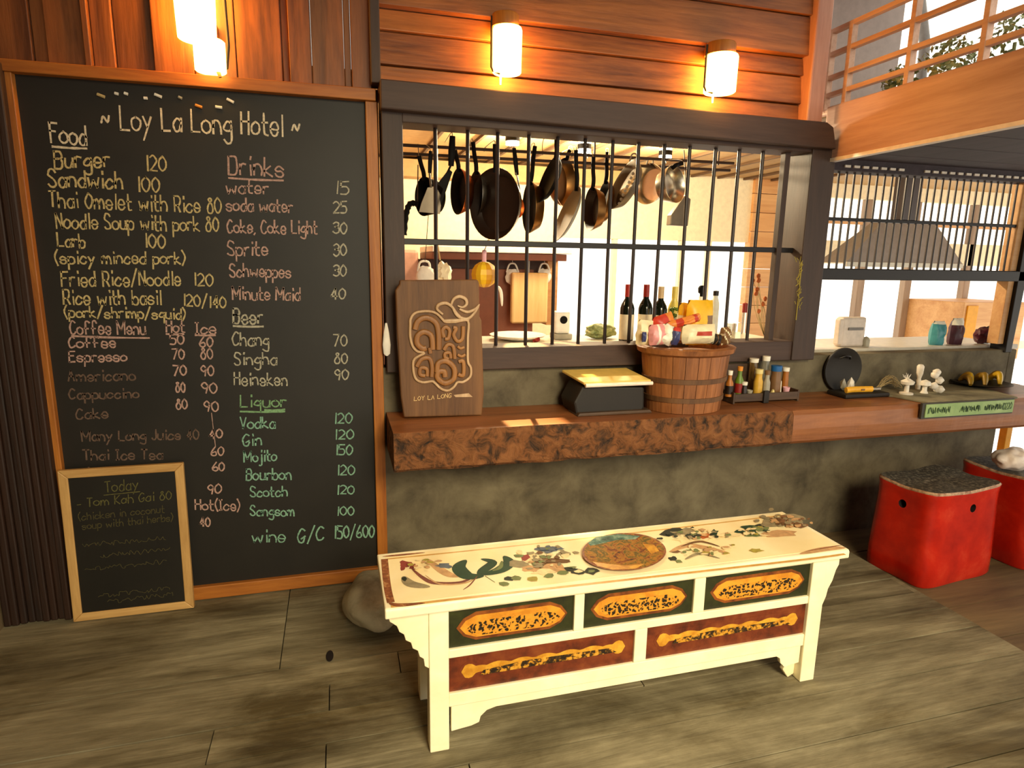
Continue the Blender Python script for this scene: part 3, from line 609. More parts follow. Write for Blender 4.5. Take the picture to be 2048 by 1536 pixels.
# wooden bucket with snacks
BXc, BYc = 1.605, 2.655
bk = thing('wooden_bucket', 'round wooden stave bucket full of snacks on the bar', 'bucket', (BXc, BYc, .81))
for i in range(22):
    a0 = 2*PI*i/22; a1 = 2*PI*(i+1)/22-.012; b = MB(); vs = []
    for z, r in ((.812, .186), (1.085, .216)):
        for rr in (r, r-.018):
            for a in (a0, (a0+a1)/2, a1): vs.append((BXc+rr*math.cos(a), BYc+rr*math.sin(a)*.82, z))
    b.add(vs, [(0, 1, 7, 6), (1, 2, 8, 7), (3, 9, 10, 4), (4, 10, 11, 5), (0, 6, 9, 3), (2, 5, 11, 8), (6, 7, 10, 9), (7, 8, 11, 10), (0, 3, 4, 1), (1, 4, 5, 2)])
    b.build('stave', 'barrel_wood', bk)
b = MB()
b.lathe((BXc, BYc, 0), [(.208, 1.075), (.236, 1.09), (.242, 1.112), (.231, 1.118), (.207, 1.118), (.204, 1.085)], 40, sy=.82); b.build('rim', 'barrel_wood', bk, smooth=True)
for z in (.875, .965): r = .186+.030*(z-.812)/.273; MB().lathe((BXc, BYc, 0), [(r+.0005, z-.012), (r+.005, z-.011), (r+.006, z+.011), (r+.002, z+.012)], 40, sy=.82).build('hoop', 'carved_board', bk, smooth=True)
MB().lathe((BXc, BYc, 0), [(.0, 1.075), (.2, 1.075), (.2, 1.062), (0, 1.062)], 32, sy=.82).build('inner_board', 'barrel_wood', bk)
def pouch(name, mats, label, cat, x0, y0, x1, y1, Y, roll=0, group=None, th=.03, printed=None):
    a = PY(x0, y1, Y); c = PY(x1, y0, Y); w = abs(c.x-a.x); h = abs(c.z-a.z); nx, nz = 9, 9
    ctr = Vector(((a.x+c.x)/2, Y, (a.z+c.z)/2)); b = MB(); R_ = Matrix.Rotation(roll, 3, 'Y'); sd = rnd.uniform(0, 50)
    for sgn in (-1, 1):
        vs = []
        for j in range(nz+1):
            for i in range(nx+1):
                u, v = 2*i/nx-1, 2*j/nz-1; t_ = max(0, (1-u**4)*(1-v**2))**.6
                n_ = noise.noise(Vector((u*2.2+sd, v*2.2, sgn)))
                vs.append(ctr+R_ @ Vector((u*w/2*(1-.1*abs(v)**3+.03*n_), sgn*th*t_*(1+.5*n_), v*h/2*(1+.04*n_))))
        b.add(vs, [(j*(nx+1)+i, j*(nx+1)+i+1, (j+1)*(nx+1)+i+1, (j+1)*(nx+1)+i) for j in range(nz) for i in range(nx)])
        if printed and sgn < 0:
            for q_ in range(-nx*nz, 0):
                k = q_+nx*nz; i, j = k % nx, k//nx
                if printed(i, j): b.m[q_] = 1
    return tag(b.build(name, mats, smooth=True), label, cat, group)
SG = 'snack packets in the bucket'
pouch('snack_bag', ['bag_yellow', 'bag_brown'], 'tall yellow snack bag with a dark picture at the back right of the bucket', 'snack', 1368, 600, 1428, 690, 2.70, 0, SG, .035, lambda i, j: i > 5 and j in (4, 5))
pouch('snack_bag', ['bag_cream', 'bag_yellow'], 'pale snack bag with yellow band at the back of the bucket', 'snack', 1352, 606, 1392, 680, 2.765, .05, SG, .03, lambda i, j: j > 5)
pouch('snack_bag', ['bag_pink', 'bag_white'], 'pink and white striped snack bag at the left front of the bucket', 'snack', 1296, 648, 1342, 690, 2.585, -.05, SG, .03, lambda i, j: i in (3, 6, 7))
pouch('snack_bag', ['bag_cream', 'brand_print'], 'wide cream snack bag with red print at the front of the bucket', 'snack', 1362, 648, 1432, 688, 2.565, 0, SG, .035, lambda i, j: 2 < i < 7 and 4 <= j <= 5)
pouch('snack_bag', ['bag_cream'], 'cream packet lying at the left rim of the bucket', 'snack', 1272, 640, 1306, 690, 2.62, .1, SG)
pouch('snack_bag', ['bag_red', 'bag_orange'], 'red and orange packet behind the striped bag in the bucket', 'snack', 1306, 628, 1350, 668, 2.65, -.3, SG, .025, lambda i, j: i > 5)
pouch('snack_bag', ['bag_orange', 'bag_red'], 'long orange stick pack lying across the bucket', 'snack', 1334, 634, 1402, 652, 2.61, -.25, SG, .018, lambda i, j: i in (2, 3, 7))
pouch('snack_bag', ['bag_white', 'bag_pink'], 'crumpled white packet in the middle of the bucket front', 'snack', 1320, 650, 1352, 690, 2.575, .4, SG, .028, lambda i, j: False)
pouch('snack_bag', ['bag_blue', 'bag_red'], 'dark blue packet with a red tip in the middle of the bucket', 'snack', 1343, 654, 1360, 690, 2.55, .15, SG, .02, lambda i, j: j > 6)
pouch('snack_bag', ['bag_brown', 'bag_cream'], 'brown glinting packet at the right rim of the bucket', 'snack', 1440, 654, 1462, 690, 2.60, -.1, SG, .025, lambda i, j: (i+j) % 5 == 0)
pouch('snack_bag', ['soft_black', 'bag_brown'], 'small dark packet left of the brown one at the bucket rim', 'snack', 1424, 668, 1442, 690, 2.58, .2, SG, .02, lambda i, j: i == 3)
pouch('snack_bag', ['bag_blue'], 'tiny blue packet at the left end of the bucket', 'snack', 1283, 664, 1293, 684, 2.57, 0, SG, .012)

# ------------------------------------------------------------------ bottles
def bottle(name, label, cat, c, prof, bodymat, parts=(), group=None, seg=18):
    t = thing(name, label, cat, c, group)
    MB().lathe(c, prof, seg).build('bottle_body', bodymat, t, smooth=True)
    for nm, mt_, pr in parts: MB().lathe(c, pr, seg).build(nm, mt_, t, smooth=True)
    return t
KZ = 1.085
def wine(x, lab, cap, body, label, h=.30, r=.037):
    X = PY(x, 690, 3.0).x
    return bottle('wine_bottle', label, 'bottle', (X, 3.0, KZ), [(r, 0), (r, h*.6), (r*.85, h*.67), (.015, h*.77), (.0135, h*.98), (.0135, h)], body,
        [('label', lab, [(r+.001, .02), (r+.001, h*.5)]), ('capsule', cap, [(.0155, h*.8), (.0155, h+.003), (.001, h+.004)])], 'wine bottles in the window')
wine(1251, 'label_cream', 'capsule_red', 'bottle_glass', 'wine bottle with a red capsule and cream label, leftmost in the window')
wine(1287, 'label_cream', 'capsule_red', 'bottle_glass', 'second wine bottle with a red capsule, right of a window bar')
wine(1316, 'label_cream', 'capsule_tan', 'bottle_glass', 'dark wine bottle with a tan capsule behind the snacks', .29)
wy = wine(1343, 'label_cream', 'bottle_yellow', 'bottle_yellow', 'pale yellow bottle with grape cluster behind the snacks', .29, .033)
b = MB(); X = PY(1343, 640, 3.0).x
for i in range(9): b.blob((X+rnd.uniform(-.025, .025), 2.968, KZ+.15+rnd.uniform(-.02, .04)), .0095, 0, sub=2)
b.build('grape_cluster', 'grape_green', wy, smooth=True)
# dark silhouette bottle tops behind snacks
X = PY(1402, 600, 3.02).x
t = bottle('pump_bottle', 'black topped pump bottle behind the yellow snack bag', 'bottle', (X, 3.02, KZ), [(.03, 0), (.03, .19), (.012, .215), (.012, .24)], 'bag_white', [('pump_head', 'pan_black', [(.007, .215), (.009, .255), (.018, .26), (.02, .285), (.012, .298), (.001, .3)])])
X = PY(1431, 600, 3.02).x
bottle('sauce_bottle', 'white bottle with a dark brown cap right of the pump bottle', 'bottle', (X, 3.02, KZ), [(.022, 0), (.022, .2), (.013, .235), (.013, .245)], 'bag_white', [('cap', 'sauce_dark', [(.015, .245), (.015, .27), (.001, .272)])])

# condiment tray
ty = thing('condiment_tray', 'dark wooden condiment tray on two feet right of the bucket', 'tray', (2.07, 2.72, .81))
MB().box(1.90, 2.27, 2.66, 2.81, .835, .845).build('tray_base', 'tray_wood', ty, bev=.002)
MB().box(1.90, 2.27, 2.652, 2.66, .822, .862).build('tray_front', 'tray_wood', ty, bev=.002)
MB().box(1.90, 2.27, 2.80, 2.81, .835, .90).build('tray_back', 'tray_wood', ty, bev=.002)
MB().box(1.89, 1.90, 2.652, 2.81, .812, .87).build('tray_end', 'tray_wood', ty, bev=.002); MB().box(2.27, 2.28, 2.652, 2.81, .812, .87).build('tray_end', 'tray_wood', ty, bev=.002)
MB().box(2.06, 2.09, 2.64, 2.655, .812, .875).build('tray_clasp', 'soft_black', ty, bev=.002)
MB().box(1.92, 2.1, 2.80, 2.812, .9, .99).build('back_panel', 'tray_wood', ty, bev=.002)
CG = 'condiments in the tray'; TZ = .8455
def cond(x, Y, r, h, body, cap, label, nm='condiment_bottle', caph=.02, neck=.5, lab=None):
    r *= 1.22; h *= 1.17; X = PY(x, 790, Y).x; pr = [(r, 0), (r, h*.6), (r*neck, h*.8), (r*neck, h)]
    ps = [('cap', cap, [(r*neck+.002, h-.002), (r*neck+.003, h+caph), (.001, h+caph+.002)])]
    if lab: ps.append(('label', lab, [(r+.0008, h*.12), (r+.0008, h*.5)]))
    return bottle(nm, label, 'bottle', (X, Y, TZ), pr, body, ps, CG, 14)
cond(1457, 2.69, .016, .095, 'amber', 'cap_white', 'small amber sauce bottle with a cream cap at the left end of the tray', lab='sauce_dark')
cond(1476, 2.70, .018, .11, 'grape_green', 'cap_orange', 'green and red sauce bottle with an orange cap in the tray', lab='sauce_red')
cond(1487, 2.68, .013, .05, 'sauce_dark', 'cap_white', 'short dark jar with a round white cap in the tray', caph=.014, neck=.8)
cond(1502, 2.768, .018, .135, 'glass_amber', 'cap_white', 'tall glass shaker with a flat white cap at the back of the tray', caph=.018, neck=.95)
cond(1526, 2.77, .018, .14, 'glass', 'cap_white', 'tall clear bottle with a domed white cap at the back of the tray', caph=.022, neck=.8)
cond(1514, 2.70, .019, .095, 'oil', 'cheese', 'yellow oil bottle with a pale yellow cap in mid tray', neck=.75)
cond(1531, 2.69, .015, .09, 'jar_grey', 'bag_brown', 'greyish bottle with a brown cap in the front of the tray', neck=.6)
cond(1548, 2.72, .023, .10, 'bag_brown', 'cap_blue', 'broad brown jar under a bright blue lid in the tray', nm='condiment_jar', caph=.026, neck=.9)
cond(1567, 2.735, .014, .095, 'amber', 'cap_white', 'slim amber bottle with a cream cap at the right of the tray', caph=.018, neck=.9)
X = PY(1500, 785, 2.672).x
tag(MB().lathe((X, 2.676, TZ), [(.01, 0), (.016, .03), (.0145, .03), (.009, .003)], 14).build('glass_cup', 'jar_grey', smooth=True), 'small ribbed glass cup in the front of the tray', 'cup', CG)
X = PY(1572, 785, 2.69).x
tag(MB().lathe((X, 2.69, TZ), [(.013, 0), (.0175, .034), (.016, .034), (.0115, .003)], 16).build('pink_cup', 'pink_cup', smooth=True), 'small pink cup at the right end of the tray', 'cup', CG)
X = PY(1545, 785, 2.675).x
tag(MB().prism([(X-.014, TZ), (X+.014, TZ), (X+.002, TZ+.03)], 'y', 2.668, 2.682).build('napkin_wedge', 'cheese', bev=.002), 'pale yellow folded wedge standing in front of the blue lidded jar', 'napkin', CG)
X = PY(1562, 768, 2.70).x
tag(MB().prism([(X-.014, TZ+.0), (X+.016, TZ+.0), (X+.012, TZ+.062), (X, TZ+.066)], 'y', 2.71, 2.722).build('napkin_wedge', 'cap_white', bev=.002), 'white folded napkin between the blue lidded jar and the slim bottle', 'napkin', CG)

# right end of the bar: round black dish, knife, slate slab, ornaments, fruit
dX, dY = PY(1702, 745, 2.76).x, 2.8
dish = thing('round_pan', 'round black pan leaning upright against the bar wall', 'pan', (dX, 2.80, .815))
MB().lathe((dX, 2.825, .935), [(0, .004), (.10, .004), (.118, -.012), (.122, -.012), (.122, .0), (.104, .016), (0, .016)], 36, ax='y').build('pan_body', 'soft_black', dish, smooth=True)
MB().tube([(dX-.035, 2.818, 1.0), (dX-.01, 2.80, 1.015), (dX+.02, 2.80, 1.01), (dX+.04, 2.818, .995)], .006, 8).build('loop_handle', 'black_iron', dish, smooth=True)
tag(MB().box(dX-.13, dX+.16, 2.64, 2.78, .8105, .835).build('black_tray', 'soft_black', bev=.008), 'low black tray under the yellow handled tool on the bar', 'tray')
kn = thing('utility_knife', 'tool with a fat yellow handle lying on the black tray', 'tool', (dX, 2.67, .845))
MB().tube(smoothpts([(dX-.105, 2.672, .852), (dX-.05, 2.67, .855), (dX+.06, 2.668, .853)], 4), .016, 10, flat=.8).build('handle', 'knife_yellow', kn, smooth=True)
MB().box(dX+.06, dX+.115, 2.66, 2.676, .846, .861).build('ferrule', 'steel', kn, bev=.002)
MB().box(dX-.02, dX-.0, 2.652, 2.656, .85, .858).build('printed_mark', 'bag_brown', kn)
for i, (x, y, r, lb) in enumerate(((1691, 740, .022, 'greyish crystal lump leaning on the pan behind the yellow tool'), (1705, 738, .024, 'pale pink crystal lump right of the grey one on the bar'))):
    p = PY(x, y, 2.745); tag(MB().blob((p.x, 2.745, .835+.03), (r, r*.8, .034), .5, 1.3, 1, i).build('crystal_lump', ['jar_grey', 'crystal'][i]), lb, 'stone', 'crystals on the bar')
sl = [(2.86, 2.80), (2.80, 2.72), (2.86, 2.63), (2.90, 2.455), (3.515, 2.455), (3.62, 2.83), (2.9, 2.84)]
b = MB().prism(sl, 'z', .8105, .822); slab_ = tag(b.build('stone_slab', 'slate', bev=.003), 'thin grey green slab lying at the right end of the bar', 'slab')
pl = thing('name_plaque', 'long pale green lettered plaque on the bar front edge', 'sign', (3.16, 2.44, .745))
MB().box(2.85, 3.47, 2.438, 2.452, .738, .82).build('plaque_back', 'plaque_edge', pl, bev=.002)
MB().box(2.87, 3.465, 2.434, 2.439, .746, .814).build('plaque_face', 'plaque_green', pl)
for x0, x1 in ((2.89, 3.03), (3.10, 3.23), (3.26, 3.38)):
    b = MB(); ribbon(b, [Vector((x0+(x1-x0)*k/40+rnd.uniform(-.006, .006), 2.4325, .78+(.019 if k % 2 else -.019)*rnd.uniform(.3, 1))) for k in range(41)], .0032, NY); b.build('plaque_lettering', 'ink_green', pl)
b = MB(); write(b, '10220', (3.385, 2.4325, .764), (3.45, 2.4325, .766), ZU, .034, .004, NY); b.build('plaque_lettering', 'ink_green', pl)
OG = 'pale ornaments on the slab'
def orn(x, y, f, label, nm='ornament'):
    p = PZ(x, y, .822); b = MB(); f(b, p); tag(b.build(nm, 'crystal', smooth=True), label, 'ornament', OG)
orn(1812, 788, lambda b, p: (b.lathe(p, [(.034, 0), (.034, .008), (.012, .012), (.011, .05), (.03, .055), (.034, .07), (.01, .085), (.001, .088)], 14), [b.tube([p+Vector((0, 0, .08)), p+Vector((rnd.uniform(-.05, .05), 0, .08+rnd.uniform(.01, .04)))], .0015, 4) for _ in range(8)]), 'white mushroom shaped ornament with twigs, leftmost on the slab')
orn(1835, 778, lambda b, p: b.lathe(p, [(.012, 0), (.014, .02), (.009, .03), (.013, .05), (.01, .06), (.017, .09), (.019, .13), (.012, .14), (.001, .142)], 12), 'tall slim white ornament in the middle of the slab')
orn(1848, 786, lambda b, p: b.lathe(p, [(.02, 0), (.012, .015), (.011, .035), (.028, .045), (.024, .065), (.001, .075)], 14), 'small white mushroom ornament right of the tall one')
orn(1870, 785, lambda b, p: [b.blob(p+Vector((rnd.uniform(-.03, .03), rnd.uniform(-.02, .02), .02+z)), .021, .3, 2, 2, z) for z in (0, .02, .05, .08, .09, .0)], 'tall knobbly white ornament, rightmost on the slab')
tk = MB(); p = PZ(1775, 780, .815)
for i in range(18): tk.tube(smoothpts([(p.x-.07+rnd.uniform(-.02, .02), p.y, .83), (p.x+rnd.uniform(-.03, .03), p.y+rnd.uniform(-.02, .02), .85+rnd.uniform(0, .05)), (p.x+.06+rnd.uniform(-.03, .03), p.y+rnd.uniform(-.03, .03), .826+rnd.uniform(0, .02))], 3), .0013, 4)
tag(tk.build('dried_twigs', 'dried'), 'tangle of dry twigs lying between the yellow tool and the ornaments', 'twigs', kind='stuff')
fp = PZ(1975, 772, .83)
plt = tag(MB().lathe((fp.x, 2.74, .822), [(.06, 0), (.07, .002), (.15, .022), (.152, .026), (.145, .026), (.07, .008), (0, .007)], 36).build('dark_plate', 'dark_plate', smooth=True), 'shallow dark plate of fruit at the right end of the bar', 'plate')
for i in range(8):
    a = -1.2+i*.35; X = fp.x-.13+i*.037; Y = 2.735+.03*math.sin(i*2.1); pts = [(X-.02, Y-.05, .846), (X+.005, Y-.02, .874+.012*(i % 3)), (X+.025, Y+.02, .876+.01*(i % 2)), (X+.03, Y+.06, .852)]
    pts = smoothpts(pts, 4); n = len(pts)
    lb = ['leftmost brownish banana on the dark plate', 'second banana from the left on the dark plate', 'third banana from the left on the dark plate', 'fourth banana from the left on the dark plate', 'fourth banana from the right on the dark plate', 'third banana from the right on the dark plate', 'second banana from the right on the dark plate', 'rightmost yellow banana on the dark plate'][i]
    tag(MB().tube(pts, [.005+.011*math.sin(PI*(.12+.8*k/n)) for k in range(n)], 10).build('banana', 'banana_dark' if i in (0, 2) else 'banana', smooth=True), lb, 'fruit', 'bananas on the dark plate')

# ------------------------------------------------------------------ kitchen: worktops, things at the right window
wk = thing('kitchen_worktop', 'pale kitchen worktop along the inside of the barred window', 'worktop', (1.3, 3.15, 0))
MB().box(.25, 2.42, 2.95, 3.4, 1.045, 1.084).build('worktop', 'worktop', wk, bev=.003); MB().box(.28, 2.4, 2.98, 3.36, -.02, 1.045).build('base', 'cabinet_brown', wk)
wk = thing('kitchen_worktop', 'pale kitchen worktop along the inside of the slatted window', 'worktop', (3.2, 3.15, 0))
MB().box(2.46, 4.15, 2.95, 3.4, 1.0, 1.03).build('worktop', 'worktop', wk, bev=.003); MB().box(2.5, 4.1, 2.98, 3.36, -.02, 1.0).build('base', 'cabinet_brown', wk)
a, c = PY(1677, 634, 3.05), PY(1727, 634, 3.05)
dv = thing('water_boiler', 'pale squat appliance standing at the left of the slatted window', 'appliance', ((a.x+c.x)/2, 3.08, 1.03))
MB().box(a.x+.01, c.x, 3.02, 3.08, 1.03, a.z).build('body', 'pale_box', dv, bev=.012); MB().box(a.x+.05, c.x-.025, 3.012, 3.022, a.z-.075, a.z-.06).build('vent', 'grey_hose', dv)
MB().box(a.x-.012, a.x+.02, 3.02, 3.06, a.z-.16, a.z-.01).build('side_tank', 'pale_box', dv, bev=.006)
MB().lathe((c.x+.01, 3.02, 1.03), [(.02, 0), (.022, .04), (.012, .055), (.001, .06)], 12).build('side_knob', 'jar_grey', dv, smooth=True)
pouch('plastic_bag', ['turquoise', 'bag_white'], 'plastic bag of turquoise stuff on the slatted window worktop', 'bag', 1858, 642, 1890, 697, 3.02, .05, 'filled bags in the window', .035, lambda i, j: j > 7)
pouch('plastic_bag', ['purple', 'bag_white'], 'clear topped bag of dark purple stuff right of the turquoise one', 'bag', 1896, 636, 1928, 697, 3.02, 0, 'filled bags in the window', .035, lambda i, j: j > 6)
p = PY(1967, 676, 3.02); t = thing('purple_bundle', 'tied maroon bundle at the right end of the slatted window', 'bag', (p.x, 3.02, 1.03))
MB().blob((p.x, 3.02, 1.03+.052), (.068, .05, .052), .35, 2.2, 3, 5).build('bundle', 'maroon', t, smooth=True)
MB().tube([(p.x-.01, 3.0, 1.13), (p.x+.03, 3.0, 1.14), (p.x+.09, 3.01, 1.125)], [.009, .012, .008], 8).build('tied_top', 'sauce_dark', t, smooth=True)
# range hood behind the slatted window
hy = 4.05; h = [PY(x, y, hy) for x, y in ((1692, 525), (1925, 528))]+[PY(x, y, hy+.1)-Vector((0, .1, 0)) for x, y in ((1868, 442), (1768, 440))]
hd = thing('range_hood', 'grey pyramid range hood behind the slatted window', 'hood', ((h[0].x+h[1].x)/2, hy+.3, h[0].z))
cx = (h[2].x+h[3].x)/2
b = MB().add([h[0], h[1], h[1]+Vector((0, .3, 0)), h[0]+Vector((0, .3, 0)), h[3]+Vector((0, .1, 0)), h[2]+Vector((0, .1, 0)), h[2]+Vector((0, .2, 0)), h[3]+Vector((0, .2, 0))],
    [(0, 1, 5, 4), (1, 2, 6, 5), (2, 3, 7, 6), (3, 0, 4, 7), (4, 5, 6, 7), (0, 3, 2, 1)]); b.build('hood_canopy', 'hood_grey', hd)
MB().box(cx-.09, cx+.09, hy+.1, hy+.2, h[2].z, 2.27).build('duct', 'hood_dark', hd, bev=.004)
MB().box(h[0].x, h[1].x, hy-.01, hy+.01, h[0].z-.03, h[0].z+.008).build('hood_lip', 'steel_dull', hd, bev=.003)
b = MB(); a = PY(1930, 605, 4.6); c = PY(1985, 690, 4.6)
yc = thing('tall_cupboard', 'yellow brown cupboard seen low through the slatted window', 'cupboard', ((a.x+c.x)/2, 4.75, .62))
MB().box(a.x, c.x+.35, 4.6, 5.22, .62, a.z).build('cupboard_body', 'kitchen_plank', yc, bev=.006); MB().box(a.x+.03, a.x+.16, 4.585, 4.6, .66, a.z-.03).build('cupboard_door', 'yellow_deep', yc, bev=.003)

# ------------------------------------------------------------------ hanging pans
rk = thing('pan_rack', 'dark double rail pan rack hung inside the kitchen window', 'rack', (1.4, 3.27, 1.99))
RZ = PY(1050, 305, 3.26).z
for dz, dy in ((0, 0), (-.035, .03)): MB().tube([(.33, 3.27+dy, RZ+dz), (2.2, 3.27+dy, RZ+dz+.015)], .008, 8).build('rail', 'pipe', rk, smooth=True)
for X in (.5, 1.35, 2.1): MB().tube([(X, 3.27, RZ), (X, 3.27, 2.27)], .005, 6).build('hanger', 'pipe', rk, smooth=True)
K = 2.5e-3
PG = 'pans and tools on the kitchen rack'
def pan(x, y, rx, ry, tx, ty, label, inner, outer, Y=3.2, depth=.045, hmat='pan_black', roll=0.0, flip=False, nm='frying_pan', hw=.011, loop=False):
    c = PY(x, y, Y); tp = PY(tx, ty, Y); r = ry*K; yaw = math.acos(min(1, max(.2, rx/ry)))*(1 if flip else -1)-math.atan2(c.x, c.y)
    t = thing(nm, label, 'pan', c, PG)
    M = Matrix.Rotation(math.radians(roll), 3, 'Y') @ Matrix.Rotation(yaw, 3, 'Z')
    pr = [(0, depth*.8), (r*.78, depth*.8), (r, 0), (r*1.02, -.001), (r*1.02, .003), (r*.82, depth), (0, depth)]
    b = MB(); b.lathe(c, pr[:4], 36, ax='y', M=M, cap=False); b.k = 1; b.lathe(c, pr[3:], 36, ax='y', M=M, cap=False)
    b.build('pan_body', [inner, outer], t, smooth=True)
    e = c+M @ Vector((0, .004, r*.95)) if not roll else c+(Matrix.Rotation(math.radians(roll), 3, 'Y') @ Vector((0, .004, r*.95)))
    if loop:
        MB().tube(smoothpts([e+Vector((-.02, 0, -.005)), e+Vector((-.012, -.01, .03)), e+Vector((.012, -.01, .03)), e+Vector((.02, 0, -.005))], 4), .004, 8).build('loop_handle', hmat, t, smooth=True)
    else:
        MB().tube(smoothpts([e+Vector((0, 0, -.01)), e.lerp(tp, .25)+Vector((0, -.012, 0)), e.lerp(tp, .6), tp], 4), hw, 10, flat=.6).build('handle', hmat, t, smooth=True)
        MB().tube(smoothpts([tp+Vector((0, 0, -.008)), tp+Vector((0, .02, .018)), (tp.x, 3.27, max(RZ, tp.z)+.01), (tp.x, 3.28, RZ-.005)], 4), .0022, 6).build('hook', 'steel_dull', t, smooth=True)
    return t
pan(848, 393, 18, 37, 838, 312, 'small black saucepan, leftmost on the kitchen rack', 'pan_black', 'pan_black', Y=3.24, depth=.08, nm='saucepan')
pan(916, 383, 15, 44, 910, 300, 'narrow seen black pan with a copper rim on the kitchen rack', 'pan_black', 'copper', depth=.05, Y=3.22)
pan(951, 388, 14, 44, 946, 284, 'black pan seen nearly edge on, left of the largest pan', 'pan_black', 'steel', depth=.03, Y=3.21)
pan(988, 408, 47, 66, 990, 288, 'largest frying pan on the kitchen rack, brown inside', 'pan_dark', 'steel', depth=.05, Y=3.05)
pan(1058, 415, 14, 51, 1070, 292, 'dark pan seen edge on right of the ladle', 'pan_black', 'bronze', depth=.05, Y=3.2)
pan(1131, 366, 22, 50, 1140, 300, 'bronze pan behind the tilted black pan', 'bronze', 'bronze', Y=3.31, depth=.05, flip=True)
pan(1096, 358, 15, 46, 1114, 268, 'tilted black oval pan in the middle of the kitchen rack', 'pan_black', 'pan_black', roll=20, depth=.025, Y=3.06)
pan(1133, 428, 16, 56, 1152, 300, 'tilted grey beige pan hanging lowest on the kitchen rack', 'lid_grey', 'lid_grey', roll=22, depth=.02, Y=3.05)
pan(1182, 418, 15, 44, 1187, 314, 'bronze pan hanging between the grey pan and the ladle shaped one', 'pan_dark', 'bronze', depth=.05, Y=3.2)
pan(1203, 405, 12, 46, 1215, 304, 'dark narrow pan with a bent handle, right half of the rack', 'pan_black', 'bronze', roll=10, depth=.04, Y=3.29)
cl = pan(1246, 368, 22, 55, 1262, 310, 'dark perforated colander tilted on the right half of the rack', 'grater_grey', 'grater_grey', roll=24, depth=.04, Y=3.15, nm='colander', loop=True, hmat='steel_dull')
c = PY(1246, 368, 3.14)
b = MB(); M = Matrix.Rotation(math.radians(24), 3, 'Y')
for i in range(8): b.lathe(c+M @ Vector((.022, -.012, -.10+i*.024)), [(0, 0), (.0085, 0), (.0085, .003), (0, .003)], 10, ax='y')
b.build('perforations', 'white_plastic', cl)
pan(1296, 368, 33, 43, 1290, 318, 'bright round steel wok on the right half of the rack', 'steel', 'steel', loop=True, hmat='steel_dull', depth=.06, nm='wok', Y=3.3)
pan(1350, 368, 20, 38, 1366, 326, 'shiny tilted steel pot at the right end of the rack', 'steel', 'steel', roll=-14, depth=.07, nm='saucepan', flip=True, Y=3.1)
def tool(label, nm, handle, shaft, head, hm='pan_black', hd_m='steel', Y=3.12, hw=.010, flat=.5, sw=.005):
    h0, h1 = PY(*handle[0], Y), PY(*handle[1], Y)
    t = thing(nm, label, 'utensil', h1, PG)
    MB().tube([h0, h0.lerp(h1, .5), h1], [hw*.8, hw, hw*.8], 10, flat=flat).build('handle', hm, t, smooth=True)
    if shaft: MB().tube(smoothpts([PY(*p, Y) for p in shaft], 4), sw, 8).build('shaft', hd_m, t, smooth=True)
    if head:
        b = MB().poly3([PY(*p, Y) for p in head], (0, .006, 0)); b.build('blade', hd_m, t, bev=.001)
    MB().tube(smoothpts([h0+Vector((0, 0, -.006)), h0+Vector((0, .03, .02)), (h0.x, 3.27, max(RZ, h0.z)+.008)], 4), .002, 6).build('hook', 'steel_dull', t, smooth=True)
    return t
tool('steel turner with a black handle and slanted blade on the left of the rack', 'turner', ((861, 302), (859, 346)), ((859, 346), (862, 375)), ((855, 375), (872, 372), (884, 395), (880, 428), (838, 424), (842, 408)), hd_m='grater_grey')
tool('black spatula with a thick tall handle on the left of the rack', 'spatula', ((905, 272), (902, 332)), ((902, 330), (895, 345)), ((898, 338), (905, 344), (893, 380), (882, 410), (880, 398), (886, 378), (876, 366)), hd_m='pan_black', hw=.017, Y=3.06)
tl_ = tool('long steel ladle with a dark flat handle right of the largest pan', 'ladle', ((1028, 296), (1034, 350)), ((1032, 345), (1038, 375), (1040, 400)), None, hw=.012)
c = PY(1036, 415, 3.12); MB().lathe(c, [(.001, .03), (.022, .022), (.034, 0), (.032, -.002), (.02, .016), (.001, .024)], 18, ax='y', sy=1.5).build('bowl', 'copper', tl_, smooth=True)
gt = thing('box_grater', 'grey box grater hanging lowest at the right end of the rack', 'grater', PY(1362, 425, 3.2), PG)
b = MB().poly3([PY(*p, 3.19) for p in ((1371, 390), (1382, 398), (1376, 452), (1341, 450), (1343, 430))], (0, .05, 0)); b.build('grater_body', 'grater_grey', gt, bev=.004)
MB().tube([PY(1373, 392, 3.2), PY(1368, 300, 3.27)], .003, 6).build('cord', 'pipe', gt)
sp_ = thing('black_scoop', 'drooping black scoop at the far left behind the window jamb', 'utensil', PY(815, 440, 3.2), PG)
MB().tube(smoothpts([PY(*p, 3.2) for p in ((835, 408), (820, 408), (812, 430), (808, 470))], 5), [.012+.004*(i % 2) for i in range(16)], 8).build('scoop', 'pan_black', sp_, smooth=True)
MB().tube([PY(835, 408, 3.2), PY(836, 330, 3.26)], .003, 6).build('cord', 'pipe', sp_)
